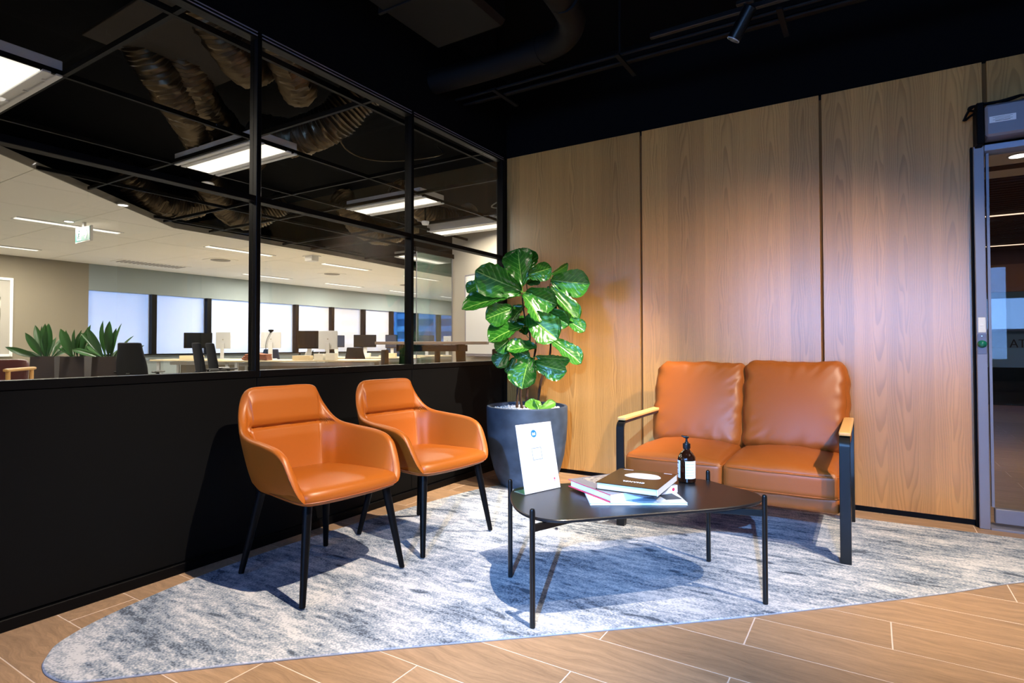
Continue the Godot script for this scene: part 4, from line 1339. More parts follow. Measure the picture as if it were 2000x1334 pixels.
	for q in [[-0.0155, 0.0], [-0.008, -0.002], [-0.001, 0.0]]:
		part("logo_mark", box(0.0045, 0.010, 0.0004, 0.0), M.paper, sheet, Vector3(q[0], 0.2565 + q[1], 0.0013))
	part("logo_mark", box(0.018, 0.004, 0.0004, 0.0), M.paper, sheet, Vector3(-0.008, 0.2505, 0.0013))
	for q in [[-0.008, 0.228, 0.060, 0.0042], [-0.008, 0.219, 0.052, 0.0042], [-0.004, 0.207, 0.110, 0.0024], [-0.004, 0.2015, 0.104, 0.0024], [0.0, 0.128, 0.05, 0.0026], [0.002, 0.116, 0.130, 0.002], [-0.012, 0.108, 0.11, 0.002], [-0.010, 0.094, 0.105, 0.002], [-0.03, 0.087, 0.06, 0.002], [-0.012, 0.079, 0.10, 0.002], [0.0, 0.062, 0.125, 0.002], [-0.004, 0.056, 0.11, 0.002], [-0.012, 0.040, 0.125, 0.002], [-0.03, 0.034, 0.08, 0.002]]:
		part("print_line", box(q[2], q[3], 0.0003, 0.0), M.print_faint, sheet, Vector3(q[0], q[1], 0.0010))
	for q in [[0.0, 0.0255, 0.056, 0.0022], [0.0, -0.0255, 0.056, 0.0022], [-0.027, 0.0, 0.0022, 0.051], [0.027, 0.0, 0.0022, 0.051]]:
		part("print_frame", box(q[2], q[3], 0.0003, 0.0), M.logo_navy, sheet, Vector3(-0.004 + q[0], 0.166 + q[1], 0.0010))
	part("print_square", box(0.040, 0.038, 0.0003, 0.0), M.print_pale, sheet, Vector3(-0.004, 0.166, 0.0010))
	part("red_emblem", lathe([[0.0, 0.0003], [0.0055, 0.0003], [0.0055, 0.0], [0.0, 0.0]], 7), M.emblem_red, sheet, Vector3(0.078, 0.045, 0.0009), Vector3(PI / 2, 0, 0))
	part("red_emblem", box(0.012, 0.002, 0.0003, 0.0), M.emblem_red, sheet, Vector3(0.078, 0.036, 0.0010))

var LEAVES := [
	[Vector3(0.495, 1.467, 0.573), Vector3(0.286, 1.572, 0.835), 0.201, -0.50, 0],
	[Vector3(0.492, 1.497, 0.552), Vector3(0.431, 1.787, 0.538), 0.183, -0.25, 1],
	[Vector3(0.468, 1.574, 0.463), Vector3(0.443, 1.818, 0.367), 0.120, 0.30, 2],
	[Vector3(0.486, 1.589, 0.499), Vector3(0.666, 1.628, 0.435), 0.117, 0.50, 0],
	[Vector3(0.710, 1.538, 0.500), Vector3(0.973, 1.495, 0.454), 0.161, 0.35, 1],
	[Vector3(0.627, 1.604, 0.342), Vector3(0.714, 1.678, 0.218), 0.063, 0.80, 2],
	[Vector3(0.473, 1.529, 0.459), Vector3(0.540, 1.593, 0.395), 0.090, 0.40, 0],
	[Vector3(0.508, 1.459, 0.530), Vector3(0.722, 1.359, 0.488), 0.148, 0.30, 1],
	[Vector3(0.613, 1.503, 0.383), Vector3(0.832, 1.261, 0.300), 0.134, -0.50, 2],
	[Vector3(0.482, 1.444, 0.557), Vector3(0.174, 1.359, 0.852), 0.164, 0.75, 0],
	[Vector3(0.196, 1.534, 0.643), Vector3(0.108, 1.478, 0.731), 0.095, 0.50, 1],
	[Vector3(0.514, 1.439, 0.573), Vector3(0.671, 1.259, 0.576), 0.163, -0.75, 2],
	[Vector3(0.426, 1.332, 0.577), Vector3(0.312, 1.257, 0.740), 0.137, -0.10, 0],
	[Vector3(0.540, 1.280, 0.564), Vector3(0.768, 1.119, 0.548), 0.183, -0.10, 1],
	[Vector3(0.604, 1.328, 0.443), Vector3(0.795, 1.213, 0.416), 0.110, 0.20, 2],
	[Vector3(0.741, 1.251, 0.333), Vector3(0.888, 1.176, 0.310), 0.094, -0.40, 0],
	[Vector3(0.518, 1.204, 0.564), Vector3(0.342, 1.120, 0.765), 0.179, 0.80, 1],
	[Vector3(0.427, 1.094, 0.642), Vector3(0.390, 1.021, 0.734), 0.103, -0.20, 2],
	[Vector3(0.604, 1.039, 0.530), Vector3(0.471, 1.040, 0.707), 0.124, 0.80, 0],
	[Vector3(0.391, 1.050, 0.616), Vector3(0.556, 0.967, 0.582), 0.082, 0.20, 1],
	[Vector3(0.387, 1.006, 0.594), Vector3(0.338, 0.903, 0.669), 0.110, 0.30, 2],
	[Vector3(0.560, 0.966, 0.556), Vector3(0.547, 0.766, 0.677), 0.178, 0.45, 0],
	[Vector3(0.658, 1.094, 0.404), Vector3(0.879, 0.941, 0.357), 0.121, -0.50, 1],
	[Vector3(0.587, 0.970, 0.516), Vector3(0.823, 0.932, 0.463), 0.103, 0.90, 2],
	[Vector3(0.591, 0.923, 0.560), Vector3(0.817, 0.858, 0.512), 0.129, 0.40, 0],
	[Vector3(0.389, 0.960, 0.497), Vector3(0.356, 0.838, 0.539), 0.067, 0.20, 1],
	[Vector3(0.448, 1.466, 0.484), Vector3(0.296, 1.528, 0.580), 0.146, 0.60, 2],
	[Vector3(0.466, 1.358, 0.482), Vector3(0.387, 1.233, 0.599), 0.156, 0.90, 0],
	[Vector3(0.526, 1.272, 0.372), Vector3(0.606, 1.421, 0.303), 0.125, 0.40, 1],
	[Vector3(0.488, 1.134, 0.487), Vector3(0.393, 1.270, 0.502), 0.135, 0.60, 2]
]
var STEMS := [
	[Vector3(0.463, 0.567, 0.512), Vector3(0.465, 0.680, 0.537), Vector3(0.492, 0.890, 0.538), Vector3(0.547, 1.111, 0.533), Vector3(0.506, 1.287, 0.550), Vector3(0.494, 1.457, 0.562)],
	[Vector3(0.482, 0.571, 0.478), Vector3(0.488, 0.720, 0.466), Vector3(0.533, 0.944, 0.454), Vector3(0.549, 1.112, 0.437), Vector3(0.513, 1.269, 0.440), Vector3(0.473, 1.561, 0.471)],
	[Vector3(0.543, 0.606, 0.405), Vector3(0.569, 0.776, 0.405), Vector3(0.628, 0.944, 0.384), Vector3(0.639, 1.100, 0.380), Vector3(0.609, 1.314, 0.381), Vector3(0.654, 1.558, 0.394)],
	[Vector3(0.446, 0.582, 0.559), Vector3(0.452, 0.714, 0.558), Vector3(0.457, 0.779, 0.545), Vector3(0.478, 0.978, 0.513), Vector3(0.423, 1.111, 0.551)]
]

func leaf_mesh(v: int, narrow := false) -> ArrayMesh:
	var key := "leaf%d%s" % [v, narrow]
	if cache.has(key):
		return cache[key]
	var nu := 8 if not narrow else 4
	var nt := 20 if not narrow else 10
	var f := noise(60 + v, 1.0, 2)
	var V := PackedVector3Array()
	var UV := PackedVector2Array()
	var prof := [[0.0, 0.05], [0.05, 0.30], [0.14, 0.52], [0.26, 0.62], [0.40, 0.76], [0.55, 0.94], [0.70, 1.0], [0.82, 0.93], [0.91, 0.72], [0.97, 0.42], [1.0, 0.05]]
	if narrow:
		prof = [[0.0, 0.08], [0.12, 0.16], [0.28, 0.6], [0.45, 0.95], [0.6, 1.0], [0.78, 0.8], [0.9, 0.45], [1.0, 0.02]]
	for i in nt + 1:
		var t := float(i) / nt
		var w := 0.0
		for k in prof.size() - 1:
			if t >= prof[k][0] and t <= prof[k + 1][0]:
				w = lerpf(prof[k][1], prof[k + 1][1], smoothstep(0, 1, (t - prof[k][0]) / (prof[k + 1][0] - prof[k][0])) * 0.5 + 0.5 * (t - prof[k][0]) / (prof[k + 1][0] - prof[k][0]))
		for j in 2 * nu + 1:
			var u := float(j) / nu - 1.0
			var x := u * w * 0.5 * (1.0 + 0.05 * f.get_noise_2d(t * 9.0, signf(u) * 4.0))
			var z := 0.16 * u * u * w - 0.28 * t * t + 0.10 * t
			z += 0.020 * sin((t - absf(u) * 0.34) * TAU * 7.5) * absf(u) * (1.0 if not narrow else 0.0)
			z += 0.07 * f.get_noise_2d(t * 3.0, u * 2.0) * absf(u)
			z -= 0.03 * exp(-u * u * 60.0)
			V.append(Vector3(x, t, z))
			UV.append(Vector2(u * 0.5 + 0.5, t))
	var m := shape(V, grid_idx(nt + 1, 2 * nu + 1), UV, 75.0, false)
	cache[key] = m
	return m

# sets a leaf from its base to its tip, facing a direction and rolled about its midrib
func set_leaf(o: Node3D, b: Vector3, t: Vector3, width: float, toward: Vector3, roll: float) -> void:
	var y := t - b
	var len := y.length()
	y = y / len
	var z := (toward - y * toward.dot(y)).normalized()
	var x := y.cross(z)
	x = x.rotated(y, roll)
	z = x.cross(y)
	o.transform = Transform3D(Basis(x * width, y * len, z * width * 1.1), b)

func build_plant() -> void:
	var p := thing("round_planter", "round grey concrete planter in the corner beside the chairs", "planter", Vector3(0.5, 0.0, 0.5))
	part("pot", lathe([[0.0, 0.008], [0.19, 0.008], [0.205, 0.013], [0.225, 0.05], [0.256, 0.13], [0.281, 0.23], [0.298, 0.35], [0.306, 0.47], [0.307, 0.585], [0.304, 0.596], [0.297, 0.599], [0.285, 0.596], [0.281, 0.585], [0.276, 0.53], [0.0, 0.53]], 64), M.concrete, p)
	part("soil", lathe([[0.0, 0.53], [0.277, 0.53], [0.277, 0.556], [0.0, 0.556]], 32), M.dark_soil, p)
	# white pebbles: too many to count
	var rng := RandomNumberGenerator.new()
	rng.seed = 77
	var one := lathe([[0.0, -0.6], [0.7, -0.35], [1.0, 0.0], [0.75, 0.4], [0.0, 0.6]], 7, 80.0)
	var mm := MultiMesh.new()
	mm.transform_format = MultiMesh.TRANSFORM_3D
	mm.mesh = one
	mm.instance_count = 1500
	for i in 1500:
		var r := sqrt(rng.randf()) * 0.270
		var a := rng.randf() * TAU
		var s := rng.randf_range(0.006, 0.0115)
		mm.set_instance_transform(i, Transform3D(Basis.from_euler(Vector3(rng.randf() * 6, rng.randf() * 6, rng.randf() * 6)).scaled(Vector3(s, s, s)), Vector3(0.5 + r * cos(a), 0.560 + rng.randf() * 0.012, 0.5 + r * sin(a))))
	var st := MultiMeshInstance3D.new()
	st.name = "white_pebbles"
	st.multimesh = mm
	st.material_override = M.pebble
	add_child(st)
	tag(st, "layer of small white pebbles filling the grey planter", "pebbles")
	st.set_meta("kind", "stuff")
	var t := thing("fiddle_leaf_fig", "tall fiddle leaf fig with big glossy green leaves in the grey planter", "plant")
	for s in STEMS:
		var path := spline(s, 6)
		var rad := []
		for i in path.size():
			rad.append(lerpf(0.011, 0.0045, float(i) / path.size()) * (1.0 + 0.12 * sin(i * 2.3)))
		part("stem", tube(path, rad, 8), M.bark, t)
	var tops := []
	for s in STEMS:
		tops.append_array(spline(s, 6))
	var view := Vector3(0.50, 0.06, 0.86).normalized()
	for l in LEAVES:
		var o := part("leaf", leaf_mesh(l[4]), M.leaf, t)
		set_leaf(o, l[0], l[1] + (l[1] - l[0]) * 0.06, l[2] * 1.32, view, l[3])
		var best: Vector3 = tops[0]
		for q in tops:
			if q.distance_to(l[0]) + maxf(0.0, q.y - l[0].y) < best.distance_to(l[0]) + maxf(0.0, best.y - l[0].y):
				best = q
		if best.distance_to(l[0]) > 0.012:
			var mid: Vector3 = (best + l[0]) * 0.5 + Vector3(0, -0.012, 0)
			part("petiole", tube(spline([best, mid, l[0] + (l[1] - l[0]) * 0.03], 4), [0.0035, 0.0033, 0.0032, 0.003, 0.003, 0.003, 0.0028, 0.0028, 0.0026], 6), M.leaf_young, t)
	for l in [[Vector3(0.68, 0.575, 0.63), Vector3(0.585, 0.65, 0.655), 0.10, 0.6], [Vector3(0.68, 0.575, 0.63), Vector3(0.765, 0.645, 0.545), 0.07, -0.4], [Vector3(0.67, 0.575, 0.62), Vector3(0.64, 0.66, 0.60), 0.08, 1.0]]:
		var o := part("young_leaf", leaf_mesh(1), M.leaf_young, t)
		set_leaf(o, l[0], l[1], l[2], view, l[3])
	part("young_stem", tube([Vector3(0.675, 0.555, 0.625), Vector3(0.678, 0.58, 0.628)], 0.004, 6), M.leaf_young, t)

# ---------------------------------------------------------------- things in the office behind the glass
func monitor(at: Vector3, turn: float, w: float, h: float, low: float, front: Material, back: Material, label: String) -> Node3D:
	var m := thing("monitor", label, "monitor", at, turn, "office computer monitors")
	part("casing", box(w, h, 0.022, 0.006), back, m, Vector3(0, low + h * 0.5, 0))
	part("screen", box(w - 0.02, h - 0.03, 0.003, 0.001), front, m, Vector3(0, low + h * 0.5 + 0.004, 0.012))
	part("logo", lathe([[0.0, 0.001], [0.014, 0.001], [0.014, 0.0], [0.0, 0.0]], 14), M.taupe, m, Vector3(0, low + h * 0.55, -0.0115), Vector3(-PI / 2, 0, 0))
	part("stand", box(0.08, low + h * 0.35, 0.012, 0.003), M.silver, m, Vector3(0, (low + h * 0.35) * 0.5, -0.03))
	part("foot", box(0.2, 0.01, 0.16, 0.003), M.silver, m, Vector3(0, 0.005, -0.01))
	return m

func office_chair(at: Vector3, turn: float, top: float, m: Material, label: String) -> void:
	var c := thing("office_chair", label, "chair", at, turn, "office task chairs")
	part("seat", pillow(Vector3(0.48, 0.08, 0.46), 0.03, 8, func(p: Vector3, q: Vector3) -> Vector3: return p + Vector3(0, 0.012 * (1 - q.x * q.x), 0)), m, c, Vector3(0, 0.47, 0))
	var hh := top - 0.55
	part("backrest", pillow(Vector3(0.44, hh, 0.06), 0.028, 10, func(p: Vector3, q: Vector3) -> Vector3: return Vector3(p.x * (1.0 - 0.26 * smoothstep(-0.4, 1.0, q.y)), p.y, p.z - 0.05 * q.x * q.x * -1.0 - 0.04 * q.y)), m, c, Vector3(0, 0.55 + hh * 0.5, -0.24))
	part("back_stem", box(0.06, 0.3, 0.03, 0.006), M.black_metal, c, Vector3(0, 0.52, -0.25))
	for s in [-1.0, 1.0]:
		part("armrest", box(0.07, 0.025, 0.24, 0.01), M.black_metal, c, Vector3(s * 0.27, 0.68, 0.0))
		part("arm_post", box(0.03, 0.22, 0.05, 0.006), M.black_metal, c, Vector3(s * 0.27, 0.56, -0.02))
	part("gas_lift", lathe([[0.0, 0.08], [0.03, 0.08], [0.03, 0.3], [0.02, 0.3], [0.02, 0.44], [0.0, 0.44]], 12), M.black_metal, c)
	for i in 5:
		var a := TAU * i / 5.0
		part("base_arm", box(0.3, 0.03, 0.045, 0.006), M.black_metal, c, Vector3(0.15 * cos(a), 0.085, 0.15 * sin(a)), Vector3(0, -a, 0))
		part("castor", lathe([[0.0, -0.03], [0.03, -0.02], [0.035, 0.0], [0.03, 0.02], [0.0, 0.03]], 10), M.black, c, Vector3(0.28 * cos(a), 0.036, 0.28 * sin(a)))

func desk(at: Vector3, turn: float, len: float, deep: float, h: float, label: String) -> Node3D:
	var d := thing("desk", label, "desk", at, turn, "office desks")
	part("worktop", box(len, 0.028, deep, 0.004), M.desk, d, Vector3(0, h - 0.014, 0))
	for s in [-1.0, 1.0]:
		for z in [-1.0, 1.0]:
			part("leg", box(0.05, h - 0.028, 0.05, 0.004), M.silver, d, Vector3(s * (len * 0.5 - 0.12), (h - 0.028) * 0.5, z * (deep * 0.5 - 0.08)))
	part("rear_beam", box(len - 0.3, 0.06, 0.03, 0.003), M.silver, d, Vector3(0, h - 0.08, 0))
	part("modesty_panel", box(len - 0.3, 0.25, 0.015, 0.003), M.taupe, d, Vector3(0, h - 0.22, -deep * 0.5 + 0.05))
	return d

func strap_plant(at: Vector3, top: float, seed_: int, label: String, plabel: String) -> void:
	var p := thing("tall_planter", plabel, "planter", at, 0.82, "tall tapered planters")
	var V := PackedVector3Array()
	for q in [[0.175, 0.0], [0.150, 0.90], [0.135, 0.90], [0.135, 0.84]]:
		for s in [[-1, -1], [1, -1], [1, 1], [-1, 1]]:
			V.append(Vector3(q[0] * s[0], q[1], q[0] * s[1]))
	var I := grid_idx(4, 4, true)
	I.append_array([12, 14, 13, 12, 15, 14, 0, 1, 2, 0, 2, 3])
	part("pot", shape(V, I, PackedVector2Array(), 20.0), M.brown, p)
	part("soil", slab(0.275, 0.02, 0.275), M.dark_soil, p, Vector3(0, 0.85, 0))
	var pl := thing("broadleaf_plant", label, "plant", at, 0.0, "broad-leaved plants in the tall planters")
	var rng := RandomNumberGenerator.new()
	rng.seed = seed_
	for i in 15:
		var a := TAU * i / 15.0 + rng.randf_range(-0.3, 0.3)
		var out := rng.randf_range(0.10, 0.50)
		var b := Vector3(0.05 * cos(a), 0.86, 0.05 * sin(a))
		var t := Vector3(out * cos(a), lerpf(top, top - 0.30, smoothstep(0.15, 0.5, out)) + rng.randf_range(-0.08, 0.04), out * sin(a))
		var o := part("leaf", leaf_mesh(i % 3, true), M.plant_dark, pl)
		set_leaf(o, b, t, rng.randf_range(0.08, 0.13), Vector3(0.5, 0.9, 0.8).normalized(), rng.randf_range(-0.6, 0.6))

func carton(called: String, at: Vector3, turn: float, s: Vector3, m: Material, label: String, cat: String) -> void:
	var b := thing(called, label, cat, at, turn)
	var t := 0.008
	part("base", box(s.x, t, s.z, 0.002), m, b, Vector3(0, t * 0.5, 0))
	for q in [-1.0, 1.0]:
		part("side", box(s.x, s.y, t, 0.002), m, b, Vector3(0, s.y * 0.5, q * (s.z - t) * 0.5))
		part("end", box(t, s.y, s.z - 2 * t, 0.002), m, b, Vector3(q * (s.x - t) * 0.5, s.y * 0.5, 0))

func build_office_things() -> void:
	# window-side desks and the middle benches
	var Y := 0.5556
	desk(Vector3(-8.15, 0, -2.05), Y, 1.7, 0.8, 0.80, "desk under the black monitor by the window, left of the left mullion")
	desk(Vector3(-5.95, 0, -2.62), Y, 2.75, 0.9, 0.80, "long pale desk across the middle pane with cable boxes on it")
	desk(Vector3(-6.85, 0, -5.05), Y, 2.4, 0.8, 0.80, "pale desk farther back, right of the long desk")
	desk(Vector3(-7.2, 0, -7.6), Y, 2.6, 0.8, 0.80, "farthest pale desk seen through the green glass screen")
	monitor(Vector3(-8.36, 0.80, -2.0), Y + 0.25, 0.50, 0.30, 0.21, M.screen, M.black_satin, "black monitor screen in front of the second window mullion")
	monitor(Vector3(-7.98, 0.80, -2.28), Y + PI - 0.25, 0.34, 0.32, 0.20, M.screen, M.silver, "silver monitor back next to two dark office chairs")
	var cam_m := monitor(Vector3(-6.98, 0.80, -2.62), Y + PI + 0.1, 0.37, 0.31, 0.21, M.screen, M.silver, "white monitor back with a webcam, just right of the left mullion")
	monitor(Vector3(-6.06, 0.80, -2.76), Y + 0.15, 0.40, 0.33, 0.20, M.screen, M.black_satin, "large black monitor screen left of a white monitor back")
	monitor(Vector3(-5.76, 0.80, -2.94), Y + PI - 0.1, 0.36, 0.34, 0.19, M.screen, M.silver, "white monitor back with a round logo beside the large black screen")
	monitor(Vector3(-7.55, 0.80, -4.72), Y + 0.5, 0.34, 0.27, 0.22, M.navy, M.black_satin, "dark blue monitor right of the white monitor back")
	monitor(Vector3(-6.95, 0.80, -5.0), Y + 0.1, 0.50, 0.28, 0.22, M.screen, M.black_satin, "black monitor screen behind the dark chair in the middle pane")
	monitor(Vector3(-6.45, 0.80, -5.32), Y - 0.4, 0.32, 0.30, 0.20, M.navy, M.black_satin, "blue monitor screen left of the middle mullion")
	monitor(Vector3(-7.1, 0.80, -7.3), Y, 0.40, 0.28, 0.24, M.navy, M.black_satin, "dark monitor behind the green glass screen")
	monitor(Vector3(-6.65, 0.80, -7.6), Y + PI, 0.20, 0.26, 0.24, M.screen, M.silver, "small white monitor back behind the green glass screen")
	var wc := thing("webcam", "small black webcam clipped on the white monitor", "webcam", Vector3(-6.98, 1.325, -2.62), Y)
	part("body", lathe([[0.0, -0.05], [0.018, -0.045], [0.02, 0.0], [0.018, 0.045], [0.0, 0.05]], 10), M.black, wc, Vector3(0, 0.02, 0), Vector3(0, 0, PI / 2))
	part("clip", box(0.04, 0.03, 0.05, 0.004), M.black, wc, Vector3(0, -0.002, 0))
	part("cable", tube(spline([Vector3(0.02, 0.01, 0.02), Vector3(-0.05, -0.12, 0.04), Vector3(-0.08, -0.3, 0.05), Vector3(-0.03, -0.5, 0.04)], 5), 0.005, 5), M.black, wc)
	office_chair(Vector3(-6.30, 0, 0.02), Y + PI, 1.10, M.charcoal, "big dark office chair standing left of the desks beside the planters")
	office_chair(Vector3(-5.89, 0, -0.85), Y + PI - 0.9, 1.10, M.charcoal, "left of the two dark office chairs beside the left mullion")
	office_chair(Vector3(-6.42, 0, -1.37), Y + PI - 0.9, 1.10, M.charcoal, "right of the two dark office chairs beside the left mullion")
	office_chair(Vector3(-6.35, 0, -4.22), Y + PI, 1.02, M.charcoal, "dark office chair in front of the black monitor in the middle pane")
	office_chair(Vector3(-8.5, 0, -3.6), Y, 0.98, M.navy, "blue office chair half hidden behind the monitor with the webcam")
	office_chair(Vector3(-7.3, 0, -6.3), Y + 0.3, 1.0, M.navy, "blue office chair behind the black monitor right of the dark chair")
	# on the long desk
	var bag := thing("folded_blanket", "brown folded cloth lying on the desk end at the left mullion", "cloth", Vector3(-6.42, 0.80, -1.95), Y)
	for i in 3:
		part("fold", pillow(Vector3(0.44 - i * 0.03, 0.045, 0.26), 0.02, 8, func(p: Vector3, q: Vector3) -> Vector3: return p + Vector3(0, 0.010 * sin(q.x * 4.0 + i), 0)), M.tan_bag, bag, Vector3(i * 0.01, 0.024 + i * 0.036, 0))
	carton("desk_tray", Vector3(-5.80, 0.80, -2.42), Y, Vector3(0.30, 0.08, 0.2), M.desk, "open pale timber tray on the long desk", "tray")
	carton("cable_box", Vector3(-5.56, 0.80, -2.60), Y, Vector3(0.16, 0.11, 0.2), M.desk_white, "white open box on the long desk next to the timber tray", "box")
	carton("cable_box", Vector3(-5.38, 0.80, -2.70), Y, Vector3(0.16, 0.12, 0.2), M.desk_white, "white open box at the right of the two on the long desk", "box")
	carton("cable_box", Vector3(-6.7, 0.80, -2.25), Y, Vector3(0.24, 0.10, 0.14), M.wall_white, "pale box under the monitor with the webcam", "box")
	carton("desk_tray", Vector3(-8.25, 0.80, -1.82), Y, Vector3(0.36, 0.07, 0.2), M.desk, "pale timber tray below the black monitor by the window", "tray")
	carton("cable_box", Vector3(-6.75, 0.80, -4.8), Y, Vector3(0.24, 0.09, 0.15), M.desk_white, "white box on the farther desk behind the dark chair", "box")
	carton("cable_box", Vector3(-6.3, 0.80, -5.1), Y, Vector3(0.30, 0.09, 0.15), M.desk, "timber box on the farther desk below the blue monitor", "box")
	var pb := thing("spray_bottle", "small white bottle on the farther desk", "bottle", Vector3(-7.05, 0.80, -4.7))
	part("body", lathe([[0.0, 0.0], [0.035, 0.0], [0.037, 0.01], [0.037, 0.12], [0.012, 0.16], [0.0, 0.16]], 14), M.white, pb)
	part("cap", lathe([[0.0, 0.16], [0.014, 0.16], [0.014, 0.20], [0.0, 0.20]], 12), M.white, pb)
	for i in 5:
		solo("desk_cable", tube(spline([Vector3(-6.15 + i * 0.1, 0.805, -2.62 - i * 0.06), Vector3(-6.10 + i * 0.1, 0.93 + 0.02 * (i % 3), -2.60 - i * 0.06), Vector3(-6.04 + i * 0.1, 0.86, -2.52 - i * 0.06), Vector3(-6.0 + i * 0.1, 0.805, -2.60 - i * 0.06)], 5), 0.006, 5), M.silver if i % 2 else M.black, ["leftmost loop of cable below the large black screen", "second loop of cable from the left below the large black screen", "middle loop of cable below the monitors on the long desk", "fourth loop of cable below the white monitor back", "rightmost loop of cable below the white monitor back"][i], "cable", Vector3.ZERO, Vector3.ZERO, "cable loops on the long desk")
	# high table with stools at the right end
	var ht := thing("high_table", "high meeting table with a pale top and black panel legs behind the plant", "table", Vector3(-2.1, 0, -1.55), Y)
	part("worktop", box(1.40, 0.036, 0.62, 0.004), M.timber_grey, ht, Vector3(0, 1.085, 0))
	for x in [-0.36, 0.34]:
		for z in [-0.2, 0.2]:
			var lean: float = 0.06 * signf(x)
			part("leg", tube([Vector3(x, 1.066, z), Vector3(x + lean, 0.0, z)], 0.045, 4), M.black_satin, ht)
	part("apron", box(0.9, 0.08, 0.03, 0.003), M.black_satin, ht, Vector3(0, 1.02, 0.2))
	part("foot_rail", box(0.75, 0.04, 0.03, 0.003), M.black_satin, ht, Vector3(0, 0.25, 0.2))
	var n := 0
	for q in [[-2.39, -1.18, 1.0, 2.2, 0.34], [-2.08, -1.86, 0.99, 2.3, 0.22], [-1.42, -1.75, 1.01, -0.5, 0.20]]:
		var c := thing("bar_stool", ["dark bar stool at the left end of the high table by the middle mullion", "dark bar stool half hidden behind the high table", "dark bar stool at the right end of the high table in front of the whiteboard"][n], "stool", Vector3(q[0], 0, q[1]), q[3], "dark bar stools")
		part("seat", pillow(Vector3(0.4, 0.05, 0.38), 0.02, 6, func(p: Vector3, _q: Vector3) -> Vector3: return p), M.charcoal, c, Vector3(0, 0.74, 0))
		part("backrest", pillow(Vector3(q[4], q[2] - 0.80, 0.035), 0.016, 6, func(p: Vector3, r: Vector3) -> Vector3: return p + Vector3(0, 0, 0.04 * r.x * r.x)), M.charcoal, c, Vector3(0, 0.80 + (q[2] - 0.80) * 0.5, -0.19))
		for s in [[-1, -1], [1, -1], [1, 1], [-1, 1]]:
			part("leg", tube([Vector3(0.15 * s[0], 0.72, 0.14 * s[1]), Vector3(0.2 * s[0], 0.0, 0.19 * s[1])], 0.012, 6), M.black_metal, c)
		n += 1
	# planters
	strap_plant(Vector3(-7.70, 0, 0.64), 1.36, 501, "broad-leaved green plant in the left one of three tall planters", "left one of the three tall dark planters by the far wall")
	strap_plant(Vector3(-7.22, 0, 0.45), 1.33, 517, "broad-leaved green plant in the middle one of three tall planters", "middle one of the three tall dark planters by the far wall")
	strap_plant(Vector3(-6.72, 0, 0.25), 1.38, 533, "broad-leaved green plant in the right one of three tall planters", "right one of the three tall dark planters, next to the big dark chair")
	# lounge chair at the left edge
	var a := thing("lounge_armchair", "burgundy leather armchair with pine arms at the left edge", "armchair", Vector3(-5.05, 0, 2.12), 0.9)
	part("back_cushion", pillow(Vector3(0.56, 0.50, 0.12), 0.045, 10, func(p: Vector3, _q: Vector3) -> Vector3: return p), M.burgundy, a, Vector3(0, 0.66, -0.26), Vector3(-0.15, 0, 0))
	part("seat_cushion", pillow(Vector3(0.56, 0.12, 0.56), 0.04, 10, func(p: Vector3, _q: Vector3) -> Vector3: return p), M.burgundy, a, Vector3(0, 0.40, 0.02))
	for s in [-1.0, 1.0]:
		part("armrest", pillow(Vector3(0.05, 0.035, 0.66), 0.015, 6, func(p: Vector3, _q: Vector3) -> Vector3: return p), M.pine, a, Vector3(s * 0.32, 0.81, 0.0))
		for z in [-0.26, 0.27]:
			part("leg", tube([Vector3(s * 0.32, 0.80, z), Vector3(s * 0.32, 0.0, z)], 0.02, 10), M.pine, a)
		part("side_rail", box(0.03, 0.05, 0.52, 0.006), M.pine, a, Vector3(s * 0.32, 0.34, 0.0))
	# framed picture on the plain wall
	var f := thing("framed_picture", "white framed picture on the plain wall at the left edge", "picture", Vector3(-10.485, 1.575, 0.78))
	for s in [-1.0, 1.0]:
		part("frame", box(0.035, 1.42, 0.045, 0.004), M.white, f, Vector3(0.01, 0, s * 0.56))
		part("frame", box(0.035, 0.045, 1.12, 0.004), M.white, f, Vector3(0.01, s * 0.688, 0))
	part("mount", box(0.008, 1.36, 1.09, 0.001), M.mount_grey, f)
	part("print", box(0.004, 0.92, 0.82, 0.001), M.art, f, Vector3(0.006, -0.10, 0.0))
	# clear water dispenser-like box by the sill and a sill pot
	var wb := thing("glass_tank", "small clear glass tank with green plants under the window", "tank", Vector3(-7.3, 0, -0.6), Y)
	part("tank", slab(0.28, 0.55, 0.28), M.glass, wb, Vector3(0, 0.56, 0))
	part("stand", box(0.3, 0.28, 0.3, 0.004), M.white, wb, Vector3(0, 0.14, 0))
	for i in 4:
		var o := part("leaf", leaf_mesh(i % 3, true), M.plant_dark, wb)
		set_leaf(o, Vector3(0, 0.3, 0), Vector3(0.08 * cos(i * 1.7), 0.58, 0.08 * sin(i * 1.7)), 0.06, Vector3(0.6, 0.4, 0.7), 0.3 * i)
	# neighbouring tower outside the last windows
	var t := thing("office_tower", "blue glass office tower outside the windows behind the green glass screen", "building", Vector3(-47.0, -30.0, -62.0), 0.35)
	part("glass_wall", slab(34.0, 70.0, 20.0), M.tower, t, Vector3(0, 35.0, 0))
	for i in 15:
		part("floor_band", slab(34.4, 0.7, 20.4), M.tower_band, t, Vector3(0, 22.0 + i * 1.6, 0))
	for i in 13:
		part("fin", slab(0.25, 30.0, 0.4), M.tower_band, t, Vector3(-16.0 + i * 2.6, 34.0, 10.2))

